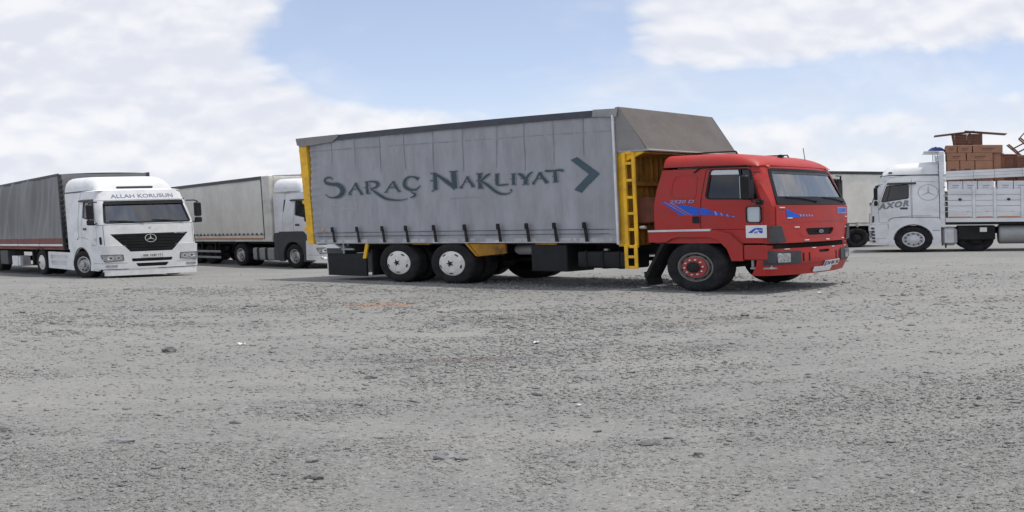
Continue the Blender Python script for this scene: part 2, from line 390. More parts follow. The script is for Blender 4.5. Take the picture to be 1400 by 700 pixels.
# ------------------------------------------------------------------ ground
def sstep(a, b, x):
    t = np.clip((x - a) / (b - a), 0, 1); return t * t * (3 - 2 * t)
_perm = rng.random((256, 256))
def vnoise(x, y, sc, seed=0):
    x = np.asarray(x) * sc + seed * 17.3; y = np.asarray(y) * sc + seed * 9.1
    xi = np.floor(x).astype(int); yi = np.floor(y).astype(int); fx = x - xi; fy = y - yi; fx = fx * fx * (3 - 2 * fx); fy = fy * fy * (3 - 2 * fy)
    g = lambda i, j: _perm[(xi + i) % 256, (yi + j) % 256]
    return (g(0, 0) * (1 - fx) + g(1, 0) * fx) * (1 - fy) + (g(0, 1) * (1 - fx) + g(1, 1) * fx) * fy
def fall(x, y):
    return -sstep(20, 31, y) * (.21 - .17 * sstep(-3, 9, x))
def stony(x, y):
    return sstep(.47, .66, .16 * sstep(8.0, 4.2, y) + .50 * vnoise(x * .6, y, .62, 3) + .30 * vnoise(x * .6, y, 1.9, 5) + .20 * vnoise(x, y, 4.5, 9))
TRACKS = ((9.6, -.10, .020), (10.35, -.10, .020), (7.0, .16, -.015), (7.75, .16, -.015), (12.6, .05, .004), (13.3, .05, .004), (5.5, -.22, .03))
def track(x, y):
    k = 0
    for y0, s_, q_ in TRACKS:
        d = y - (y0 + s_ * x + q_ * x * x) + .22 * (vnoise(x, y, .7, 11) - .5); k = np.maximum(k, np.exp(-(d / .20) ** 2))
    return k * (.5 + .5 * vnoise(x, y, .9, 12))
def relief(x, y):
    r = np.hypot(x, y); k = np.clip(1.4 - r / 26, .15, 1)
    st = stony(x, y)
    h = .030 * (vnoise(x, y, .8, 1) - .5) + .020 * (vnoise(x, y, 2.3, 2) - .5) + .010 * (vnoise(x, y, 6, 4) - .5)
    h = h + (.12 + 1.0 * st) * (.011 * (vnoise(x, y, 15, 6) - .5) + .011 * (np.abs(vnoise(x, y, 27, 7) - .5) * 2 - .5) + .008 * (vnoise(x, y, 55, 8) - .5))
    tr = track(x, y); h = h * (1 - .6 * tr) - .012 * tr
    for px, py, pr, d in ((-1.3, 8.6, .9, .018),): h = h - d * np.exp(-((x - px) ** 2 + (y - py) ** 2) / pr ** 2)
    return h * k * np.where(r > 120, 0, 1)
def gz(x, y): return float(fall(x, y))
fa = np.linspace(R(-44), R(44), 740); ca = np.concatenate([np.linspace(R(-180), R(-46), 46), fa, np.linspace(R(46), R(180), 46)])
rr = np.concatenate([[.02, .6, 1.3, 2.0, 2.6], CAM_H / np.tan(np.linspace(R(27), R(2.6), 560)), np.geomspace(38, 3000, 34)])
TH, RR = np.meshgrid(ca, rr); GX = RR * np.sin(TH); GY = RR * np.cos(TH)
GZ = fall(GX, GY) + relief(GX, GY)
nr, na = TH.shape
idx = np.arange(nr * na).reshape(nr, na)
q = np.stack([idx[:-1, :-1], idx[:-1, 1:], idx[1:, 1:], idx[1:, :-1]], -1).reshape(-1, 4)[:, ::-1]
def fast_mesh(name, V, F, material, smooth=True):
    me = bpy.data.meshes.new(name); n, k = F.shape
    me.vertices.add(len(V)); me.vertices.foreach_set('co', V.astype(np.float32).ravel())
    me.loops.add(n * k); me.loops.foreach_set('vertex_index', F.astype(np.int32).ravel())
    me.polygons.add(n); me.polygons.foreach_set('loop_start', np.arange(0, n * k, k, dtype=np.int32))
    if smooth: me.polygons.foreach_set('use_smooth', np.ones(n, bool))
    me.materials.append(material); me.update(calc_edges=True); me.validate()
    o = bpy.data.objects.new(name, me); COL.objects.link(o); return o
def ground_material(name, stain=True, dark=1.0):
    m = bpy.data.materials.new(name); m.use_nodes = True; t = m.node_tree; b = t.nodes['Principled BSDF']; b.inputs['Roughness'].default_value = .95; b.inputs['Specular IOR Level'].default_value = .15
    tcn = t.nodes.new('ShaderNodeTexCoord'); P = tcn.outputs['Object']
    def N(scale, det=6, ro=.65, kind='ShaderNodeTexNoise'):
        n = t.nodes.new(kind); n.inputs['Scale'].default_value = scale; t.links.new(P, n.inputs['Vector'])
        if kind == 'ShaderNodeTexNoise': n.inputs['Detail'].default_value = det; n.inputs['Roughness'].default_value = ro; return n.outputs['Fac']
        return n.outputs['Distance'], n.outputs['Color']
    def MR(v, lo, hi, a=0., c=1.):
        r_ = t.nodes.new('ShaderNodeMapRange'); r_.interpolation_type = 'SMOOTHSTEP'
        for k_, x in zip(('From Min', 'From Max', 'To Min', 'To Max'), (lo, hi, a, c)): r_.inputs[k_].default_value = x
        t.links.new(v, r_.inputs['Value']); return r_.outputs['Result']
    def MX(f, a, c, bl='MIX'):
        n = t.nodes.new('ShaderNodeMix'); n.data_type = 'RGBA'; n.blend_type = bl
        if isinstance(f, float): n.inputs[0].default_value = f
        else: t.links.new(f, n.inputs[0])
        for s_, v_ in ((6, a), (7, c)):
            if isinstance(v_, tuple): n.inputs[s_].default_value = (*v_, 1)
            else: t.links.new(v_, n.inputs[s_])
        return n.outputs[2]
    c = MX(MR(N(.35, 4), .35, .65), tuple(x * dark for x in (.213, .213, .208)), tuple(x * dark for x in (.264, .261, .251)))
    c = MX(MR(N(1.6, 5), .45, .75, 0, .55), c, tuple(x * dark for x in (.184, .187, .193)))
    c = MX(MR(N(11, 9, .8), .52, .74, 0, .45), c, tuple(x * dark for x in (.17, .17, .172)))
    c = MX(MR(N(34, 7, .75), .50, .68, 0, .65), c, tuple(x * dark for x in (.44, .44, .425)))
    c = MX(MR(N(70, 5, .7), .54, .70, 0, .7), c, tuple(x * dark for x in (.12, .12, .12)))
    c = MX(MR(N(21, 5, .7), .50, .68, 0, .55), c, tuple(x * dark for x in (.14, .142, .14)))
    c = MX(MR(N(16, 6, .75), .54, .72, 0, .5), c, tuple(x * dark for x in (.37, .37, .355)))
    vd, vc = N(38, kind='ShaderNodeTexVoronoi')
    g = t.nodes.new('ShaderNodeRGBToBW'); t.links.new(vc, g.inputs[0])
    c = MX(MR(g.outputs[0], .2, .8, 0, .35), c, tuple(x * dark for x in (.21, .21, .212)))
    if stain:
        sp_ = t.nodes.new('ShaderNodeSeparateXYZ'); t.links.new(P, sp_.inputs[0])
        nn = N(2.6, 6)
        def M2(op, a, b_):
            n = t.nodes.new('ShaderNodeMath'); n.operation = op
            for i, v_ in enumerate((a, b_)):
                if isinstance(v_, (int, float)): n.inputs[i].default_value = v_
                else: t.links.new(v_, n.inputs[i])
            return n.outputs[0]
        for (x, y, wx, wy, col, am) in ((-1.78, 14.25, .48, .50, (.33, .20, .12), .8), (-.50, 8.55, .85, .16, (.13, .10, .095), .65), (2.0, 11.2, .8, .4, (.22, .19, .15), .3), (6.6, 9.3, 1.6, .6, (.27, .24, .19), .5), (6.1, 12.8, .8, .12, (.24, .21, .18), .6), (-.05, 8.4, .3, .06, (.19, .22, .29), .5)):
            e = M2('ADD', M2('POWER', M2('ABSOLUTE', M2('DIVIDE', M2('SUBTRACT', sp_.outputs[0], x), wx), 0), 2), M2('POWER', M2('ABSOLUTE', M2('DIVIDE', M2('SUBTRACT', sp_.outputs[1], y), wy), 0), 2))
            e = M2('ADD', e, M2('MULTIPLY', M2('SUBTRACT', nn, .5), 2.6))
            c = MX(MR(e, 1.15, .45, 0, am), c, col)
        wob = M2('MULTIPLY', M2('SUBTRACT', N(.7, 4), .5), .8)
        for y0, s_, q_ in TRACKS:
            ln = M2('ADD', M2('MULTIPLY', sp_.outputs[0], s_), M2('MULTIPLY', M2('POWER', M2('ABSOLUTE', sp_.outputs[0], 0), 2), q_))
            dd = M2('ABSOLUTE', M2('ADD', M2('SUBTRACT', sp_.outputs[1], M2('ADD', ln, y0)), wob), 0)
            c = MX(M2('MULTIPLY', MR(dd, .34, .08, 0, .45), MR(nn, .35, .65)), c, (.285, .282, .270))
    t.links.new(c, b.inputs['Base Color'])
    bp = t.nodes.new('ShaderNodeBump'); bp.inputs['Strength'].default_value = 1.0; bp.inputs['Distance'].default_value = .010
    ad = t.nodes.new('ShaderNodeMath'); ad.operation = 'MULTIPLY_ADD'; ad.inputs[1].default_value = -.55; t.links.new(vd, ad.inputs[0]); t.links.new(N(55, 8, .75), ad.inputs[2])
    t.links.new(ad.outputs[0], bp.inputs['Height']); t.links.new(bp.outputs[0], b.inputs['Normal'])
    return m
GRD = ground_material('gravel_ground')
g = fast_mesh('ground', np.stack([GX.ravel(), GY.ravel(), GZ.ravel()], 1), q, GRD); g['kind'] = 'structure'

# loose gravel: thousands of small stones, nobody could count them
t_ = (1 + 5 ** .5) / 2
ICO = np.array([(-1, t_, 0), (1, t_, 0), (-1, -t_, 0), (1, -t_, 0), (0, -1, t_), (0, 1, t_), (0, -1, -t_), (0, 1, -t_), (t_, 0, -1), (t_, 0, 1), (-t_, 0, -1), (-t_, 0, 1)]) / math.hypot(1, t_)
ICF = np.array([(0, 11, 5), (0, 5, 1), (0, 1, 7), (0, 7, 10), (0, 10, 11), (1, 5, 9), (5, 11, 4), (11, 10, 2), (10, 7, 6), (7, 1, 8), (3, 9, 4), (3, 4, 2), (3, 2, 6), (3, 6, 8), (3, 8, 9), (4, 9, 5), (2, 4, 11), (6, 2, 10), (8, 6, 7), (9, 8, 1)])
def stones(n, r0, r1, med, sig, lo, hi, flat=(.3, .6)):
    la = np.exp(rng.uniform(np.log(math.atan(CAM_H / r1)), np.log(math.atan(CAM_H / r0)), n * 3)); r = CAM_H / np.tan(la); a = rng.uniform(R(-44), R(44), n * 3)
    x, y = r * np.sin(a), r * np.cos(a)
    keep = rng.random(n * 3) < (.12 + .88 * stony(x, y)) * (1 - .85 * track(x, y)); x, y = x[keep][:n], y[keep][:n]; n = len(x)
    s = np.clip(med * np.exp(rng.normal(0, sig, n)), lo, hi) * np.clip(np.hypot(x, y) / 6, .8, 1.7)
    V = ICO[None] * (1 + rng.uniform(-.28, .28, (n, 12, 1))) * np.stack([s * rng.uniform(.8, 1.3, n), s * rng.uniform(.6, 1.1, n), s * rng.uniform(*flat, n)], 1)[:, None]
    an = rng.uniform(0, 2 * PI, n); c, s_ = np.cos(an)[:, None], np.sin(an)[:, None]
    tl = rng.normal(0, .18, (n, 2, 1))
    X = V[..., 0] * c - V[..., 1] * s_; Y = V[..., 0] * s_ + V[..., 1] * c; Z = V[..., 2] + X * tl[:, 0] + Y * tl[:, 1]
    z0 = fall(x, y) + relief(x, y) + s * rng.uniform(-.15, .22, n)
    V = np.stack([X + x[:, None], Y + y[:, None], Z + z0[:, None]], -1).reshape(-1, 3)
    F = (ICF[None] + 12 * np.arange(n)[:, None, None]).reshape(-1, 3)
    return V, F
v1, f1 = stones(19000, 3.2, 26, .0085, .42, .004, .022, (.45, .9)); v2, f2 = stones(1500, 3.2, 22, .019, .35, .012, .05, (.3, .6))
CUB = np.array([(x, y, z) for x in (-.6, .6) for y in (-.6, .6) for z in (-.6, .6)]); CUF = np.array([(0, 1, 3), (0, 3, 2), (4, 6, 7), (4, 7, 5), (0, 4, 5), (0, 5, 1), (2, 3, 7), (2, 7, 6), (0, 2, 6), (0, 6, 4), (1, 5, 7), (1, 7, 3)])
def grit(n, r0, r1):
    r = np.exp(rng.uniform(np.log(r0), np.log(r1), n)); a = rng.uniform(R(-43), R(43), n); x, y = r * np.sin(a), r * np.cos(a)
    kp = rng.random(n) < (.22 + .78 * stony(x, y)) * (1 - .6 * track(x, y)); x, y, r = x[kp], y[kp], r[kp]; n = len(x)
    s = .0047 * np.exp(rng.normal(0, .42, n)) * np.clip(r / 5, .75, 2.6)
    V = CUB[None] * (1 + rng.uniform(-.4, .4, (n, 8, 3))) * np.stack([s * rng.uniform(.8, 1.6, n), s * rng.uniform(.7, 1.2, n), s * rng.uniform(.5, 1.0, n)], 1)[:, None]
    an = rng.uniform(0, 2 * PI, n); c, s_ = np.cos(an)[:, None], np.sin(an)[:, None]
    z0 = fall(x, y) + relief(x, y) + s * rng.uniform(-.1, .35, n)
    V = np.stack([V[..., 0] * c - V[..., 1] * s_ + x[:, None], V[..., 0] * s_ + V[..., 1] * c + y[:, None], V[..., 2] + z0[:, None]], -1).reshape(-1, 3)
    return V, (CUF[None] + 8 * np.arange(n)[:, None, None]).reshape(-1, 3)
v3, f3 = grit(205000, 3.3, 20)
gr = fast_mesh('gravel', np.concatenate([v1, v2, v3]), np.concatenate([f1, f2 + len(v1), f3 + len(v1) + len(v2)]), ground_material('loose_stone', False, 1.12), False)
tag(gr, 'loose grey gravel strewn over the whole yard', 'gravel', kind='stuff')

def rock(x, y, sx_, sy_, sz_, label, material, rot=0.0, seed=0, group='larger stones lying on the gravel'):
    bm = MB(); V = ICO.copy(); F = ICF.tolist()
    V = [Vector(p) for p in V]; cache = {}; F2 = []
    for tri in F:
        m = []
        for a, b in ((0, 1), (1, 2), (2, 0)):
            k = tuple(sorted((tri[a], tri[b])))
            if k not in cache: cache[k] = len(V); V.append(((V[k[0]] + V[k[1]]) / 2).normalized())
            m.append(cache[k])
        F2 += [(tri[0], m[0], m[2]), (tri[1], m[1], m[0]), (tri[2], m[2], m[1]), tuple(m)]
    out = []
    for p in V:
        k = 1 + .55 * (noise.noise(p * 1.3 + Vector((seed * 3.7, 1, 2))) ) + .2 * noise.noise(p * 3.5 + Vector((seed, 5, 0)))
        out.append((p.x * k * sx_, p.y * k * sy_, max(-.4, p.z * k) * sz_))
    bm.add(out, F2); o = bm.build('stone', material, None, 25)
    o.location = (x, y, gz(x, y) + float(relief(np.array(x), np.array(y))) + sz_ * .3); o.rotation_euler = (random.uniform(-.12, .12), random.uniform(-.12, .12), rot)
    return tag(o, label, 'stone', group)
ROCK = mat('dark_stone', (.13, .13, .13), .9, dirt=(.24, .24, .235), dirt_amt=.6, dirt_scale=12, bump=.6, bump_scale=40)
ROCK2 = mat('grey_stone', (.21, .21, .22), .9, dirt=(.30, .30, .295), dirt_amt=.6, dirt_scale=12, bump=.6, bump_scale=40)
rock(-2.97, 9.12, .060, .06, .060, 'dark rounded stone standing alone on the gravel below the white tractor unit', ROCK, .4, 1)
rock(-1.97, 5.13, .075, .035, .026, 'long flat blue grey stone, the longest in the lower left gravel', ROCK2, .25, 2)
rock(-2.72, 5.35, .038, .025, .028, 'small dark stone beside the left edge of the yard, upper of two', ROCK, .3, 3)
rock(-2.72, 5.02, .032, .025, .022, 'small dark stone near the left edge, just below another', ROCK, .1, 4)
rock(-1.52, 5.72, .035, .022, .020, 'dark flat chip of stone right of the long flat one', ROCK, 0, 5)
rock(-.345, 4.84, .050, .05, .036, 'rounded grey stone in a loose cluster near the bottom centre', ROCK2, .6, 6)
rock(-.27, 4.80, .030, .03, .024, 'pebble touching the rounded grey stone near the bottom centre', ROCK2, 1.6, 7)
rock(.60, 5.14, .060, .035, .026, 'flat stone with a dark underside below the front wheel of the red truck', ROCK, .1, 8)
rock(.72, 5.27, .040, .022, .020, 'pale flat stone just behind the one with the dark underside', ROCK2, .4, 9)
rock(.78, 4.80, .030, .025, .024, 'little dark stone in front of the pale flat stone', ROCK, .9, 10)
rock(2.38, 11.3, .050, .04, .045, 'dark stone on the bare gravel in front of the red cab', ROCK, .9, 11)
rock(-1.02, 7.6, .045, .03, .024, 'dark stone at the near end of the brown rut', ROCK, .2, 12)
rock(.35, 7.75, .050, .03, .022, 'flat dark stone on the gravel below the ladder of the red truck', ROCK, .2, 13)
rock(-.86, 4.45, .040, .025, .024, 'dark stone near the bottom edge, left of the rounded cluster', ROCK, .2, 14)
PAPER = mat('white_litter', (.62, .61, .60), .8, dirt=(.4, .38, .35), dirt_amt=.5, dirt_scale=20)
def litter(x, y, s, label, seed):
    mb = MB(); n = 6; V = []; F = []
    for i in range(n):
        for j in range(n):
            u, v = i / (n - 1) - .5, j / (n - 1) - .5
            V.append((u * s * 1.6, v * s, s * (.28 + .45 * noise.noise(Vector((u * 3 + seed, v * 3, seed))))))
    F = [(i * n + j, (i + 1) * n + j, (i + 1) * n + j + 1, i * n + j + 1) for i in range(n - 1) for j in range(n - 1)]
    mb.add(V, F); o = mb.build('paper_scrap', PAPER); o.location = (x, y, gz(x, y) + float(relief(np.array(x), np.array(y))) + .012); o.rotation_euler[2] = seed
    sol = o.modifiers.new('thickness', 'SOLIDIFY'); sol.thickness = .002
    return tag(o, label, 'litter', 'scraps of white litter')
litter(-2.48, 9.72, .055, 'crumpled white paper scrap right of the lone dark stone', .3)
litter(.17, 9.52, .045, 'white paper scrap on the gravel in front of the long truck', 1.4)
litter(.33, 6.22, .022, 'small white scrap lying in the middle of the gravel', 2.2)
litter(4.05, 14.3, .045, 'thin white scrap in front of the red truck bumper', 3.1)

# ------------------------------------------------------------------ wheels
def tyre_profile(Rr, w_, rb):
    """outer face at height 0, inner at -w_"""
    g = .011; p = [(rb, -.035), (rb + .02, -.012), (rb + (Rr - rb) * .45, .004), (rb + (Rr - rb) * .72, 0), (Rr - .028, -.012), (Rr - .008, -.026), (Rr, -.040)]
    x = .040; n = 5; lw = (w_ - .08) / n
    for i in range(n):
        a = x + i * lw; b = a + lw
        if i: p += [(Rr - g, -a + .0), (Rr - g, -a - .010), (Rr, -a - .010)]
        p += [(Rr, -b + .001)]
    p += [(Rr - .008, -w_ + .026), (Rr - .028, -w_ + .012), (rb + (Rr - rb) * .6, -w_), (rb, -w_ + .035)]
    return p
def wheel(parent, x, y, sg, Rr=.52, w_=.29, style='steel', steer=0.0, z=None):
    """outer face at y on side sg (+1 left, -1 right)"""
    rb = Rr * .57; z = Rr if z is None else z
    c = (0, 0, 0)
    o = MB().lathe(tyre_profile(Rr, w_, rb), c, 1, sg, 48).build('wheel', RUB, parent, 32); o.location = (x, y, z); o.rotation_euler = (0, 0, steer)
    if style == 'dark_inner':
        return o
    rimm = {'star': RIMW, 'redhub': DUSTR, 'white': RIMW, 'dark': CHS, 'steel': STL, 'alu': ALU}[style]
    if style == 'star':
        prof = [(rb + .008, -.055), (rb + .012, -.018), (rb - .006, -.004), (rb - .025, -.002), (rb - .045, .010), (.20, .022), (.10, .026), (.001, .026)]
    elif style == 'white':
        prof = [(rb + .008, -.05), (rb + .01, -.014), (rb - .02, -.01), (rb - .04, -.03), (rb - .09, .015), (.12, .03), (.10, .045), (.001, .05)]
    elif style == 'redhub':
        prof = [(rb + .010, -.05), (rb + .012, -.008), (rb - .012, -.006), (rb - .028, -.035), (rb - .05, -.06), (.235, -.02), (.21, -.012), (.001, -.012)]
    else:
        prof = [(rb + .008, -.05), (rb + .01, -.014), (rb - .02, -.01), (rb - .035, -.05), (rb - .06, -.075), (.19, -.05), (.17, -.02), (.10, -.015), (.095, .03), (.001, .035)]
    MB().lathe(prof, c, 1, sg, 40).build('rim', rimm, o, 40)
    def ring(rad, n, r_, h0, h1, name, m_, seg=8, ph=0.0):
        p0 = MB().lathe([(r_, h0), (r_, h1), (.0005, h1)], (0, 0, 0), 1, sg, seg).build(name, m_, o, 40)
        for k in range(n):
            a = 2 * PI * k / n + ph; q_ = p0 if k == 0 else p0.copy(); q_.location = (rad * math.cos(a) if n > 1 else 0, 0, rad * math.sin(a) if n > 1 else 0)
            if k: COL.objects.link(q_)
        return p0
    if style == 'star':
        # five pointed dark hub star and five slots near the edge
        st = [((.085 if i % 2 == 0 else .034) * math.cos(PI / 2 + .35 + i * PI / 5), (.085 if i % 2 == 0 else .034) * math.sin(PI / 2 + .35 + i * PI / 5)) for i in range(10)]
        MB().prism(st, 1, sg * .02, sg * .040).build('hub_star', CHS, o, 0)
        for k in range(5):
            a0 = 2 * PI * k / 5 + .95; pts = [(r_ * math.cos(a), r_ * math.sin(a)) for r_, a in [(rb - .032, a0 - .17), (rb - .032, a0), (rb - .032, a0 + .17), (rb - .062, a0 + .15), (rb - .062, a0), (rb - .062, a0 - .15)]]
            MB().prism(pts, 1, sg * -.01, sg * .0135).build('slot', CHS, o, 0)
    elif style == 'redhub':
        MB().lathe([(.212, -.03), (.212, .015), (.115, .02), (.11, .05)], c, 1, sg, 28).build('hub', HUBR, o, 40)
        MB().lathe([(.112, .0), (.112, .055), (.09, .075), (.001, .08)], c, 1, sg, 24).build('hub_cap', CHS, o, 40)
        for k in range(10):
            a = 2 * PI * k / 10 + .1; MB().lathe([(.016, .01), (.016, .042), (.0005, .045)], (.158 * math.cos(a), 0, .158 * math.sin(a)), 1, sg, 6).build('wheel_nut', RIMW, o, 0)
        ring(rb - .055, 10, .021, -.02, -.046 + .012, 'hand_hole', CHS, 10, .25)
    elif style in ('steel', 'alu'):
        ring(.14, 10, .014, -.03, .005, 'wheel_nut', CHROME, 6); ring(.215, 10, .024, -.09, -.052, 'hand_hole', CHS, 10, .3)
    elif style == 'white':
        ring(.05, 1, .05, 0, .055, 'hub_cap', CHS, 16)
    return o
def duals(parent, x, hw, Rr, style, w_=.28):
    for sg in (-1, 1):
        wheel(parent, x, sg * hw, sg, Rr, w_, style); wheel(parent, x, sg * (hw - .34), sg, Rr, w_, 'dark_inner')
    MB().tube([(x, -hw + .3, Rr), (x, -.3, Rr), (x, .3, Rr), (x, hw - .3, Rr)], [.09, .1, .1, .09], 12).build('axle', CHS, parent)
    MB().lathe([(.01, -.2), (.16, -.17), (.2, 0), (.16, .17), (.01, .2)], (x, .05, Rr), 1, 1, 16).build('differential', CHS, parent)

# a cab is laid out on two maps: its flank (x,z) and its wrap-round front (s,z); s runs round the front from the middle
class Skin:
    def __init__(s, xf, W, rc, bulge): s.xf, s.W, s.rc, s.bulge = xf, W, rc, bulge
    def front(s, u, z, d=0.0):
        W_ = lerp(s.W, z); x0 = lerp(s.xf, z); a = W_ - s.rc; sg = 1 if u >= 0 else -1; q = abs(u)
        if q <= a: return (x0 + s.bulge * (1 - (q / a) ** 2) + d, u, z)
        th = (q - a) / s.rc
        if th <= PI / 2: return (x0 - s.rc + (s.rc + d) * math.cos(th), sg * (a + (s.rc + d) * math.sin(th)), z)
        return (x0 - s.rc - (q - a - s.rc * PI / 2), sg * (W_ + d), z)
    def side(s, sg): return lambda x, z, d=0.0: (x, sg * (lerp(s.W, z) + d), z)
    def smax(s, x, z): return lerp(s.W, z) - s.rc + s.rc * PI / 2 + (lerp(s.xf, z) - s.rc - x)
    def xcorner(s, z): return lerp(s.xf, z) - s.rc
def arc_pts(cx, cz, r, a0, a1, n=14): return [(cx + r * math.cos(a0 + (a1 - a0) * i / n), cz + r * math.sin(a0 + (a1 - a0) * i / n)) for i in range(n + 1)]
def offset_poly(p, k):
    c = np.mean(np.array(p), 0); out = []
    for x, z in p:
        v = Vector((x - c[0], z - c[1])); v = v + v.normalized() * k; out.append((c[0] + v.x, c[1] + v.y))
    return out
def grow(p, k):
    """polygon grown (k>0) or shrunk along its edge normals"""
    n = len(p); ar = sum(p[i][0] * p[(i + 1) % n][1] - p[(i + 1) % n][0] * p[i][1] for i in range(n)); s = 1 if ar > 0 else -1; out = []
    for i in range(n):
        a, b, c = Vector(p[i - 1]), Vector(p[i]), Vector(p[(i + 1) % n]); e1 = (b - a); e2 = (c - b)
        if e1.length < 1e-6 or e2.length < 1e-6: out.append(tuple(b)); continue
        e1.normalize(); e2.normalize(); n1 = Vector((e1.y, -e1.x)) * s; n2 = Vector((e2.y, -e2.x)) * s; m = n1 + n2
        m = m / max(.4, m.length_squared / 2) if m.length > 1e-6 else n1
        out.append(tuple(b + m * k))
    return out
def catmull(P, n=10):
    P = [np.array(p) for p in P]; out = []
    for i in range(len(P) - 1):
        a, b, c, d = P[max(i - 1, 0)], P[i], P[i + 1], P[min(i + 2, len(P) - 1)]
        for k in range(n):
            t = k / n; out.append(.5 * (2 * b + (c - a) * t + (2 * a - 5 * b + 4 * c - d) * t * t + (3 * b - a - 3 * c + d) * t ** 3))
    out.append(P[-1]); return out
def stroke(mb, P, fm, d):
    """brush stroke (u, v, width) on a surface"""
    pts = catmull(P, 8 if len(P) > 2 else 3); V = []; n = len(pts)
    for i, p in enumerate(pts):
        t = pts[min(i + 1, n - 1)][:2] - pts[max(i - 1, 0)][:2]; t = t / (np.linalg.norm(t) + 1e-9); nn = np.array((-t[1], t[0])) * max(p[2], .008) * .5
        V += [fm(p[0] + nn[0], p[1] + nn[1], d), fm(p[0] - nn[0], p[1] - nn[1], d)]
    F = [(2 * i + 1, 2 * i + 3, 2 * i + 2, 2 * i) for i in range(n - 1)]
    p = [Vector(V[k]) for k in F[0]]; nr_ = (p[1] - p[0]).cross(p[2] - p[0]); o = Vector(fm(P[0][0], P[0][1], d + .02)) - Vector(fm(P[0][0], P[0][1], d))
    if nr_.dot(o) < 0: F = [q[::-1] for q in F]
    mb.add(V, F)
def mirror_arm(root, x, y, z0, z1, sg, w_=.2, dep=.10, mt=BLK, glass_back=True):
    """a tall truck mirror on two arms, facing back"""
    m = MB().box(x - dep * .5, x + dep * .5, y - w_ / 2, y + w_ / 2, z0, z1, .035).build('mirror', mt, root)
    MB().box(x - dep * .5 - .004, x - dep * .5 + .004, y - w_ / 2 + .02, y + w_ / 2 - .02, z0 + .03, z1 - .03, .002).build('mirror_glass', MIRR, m)
    return m
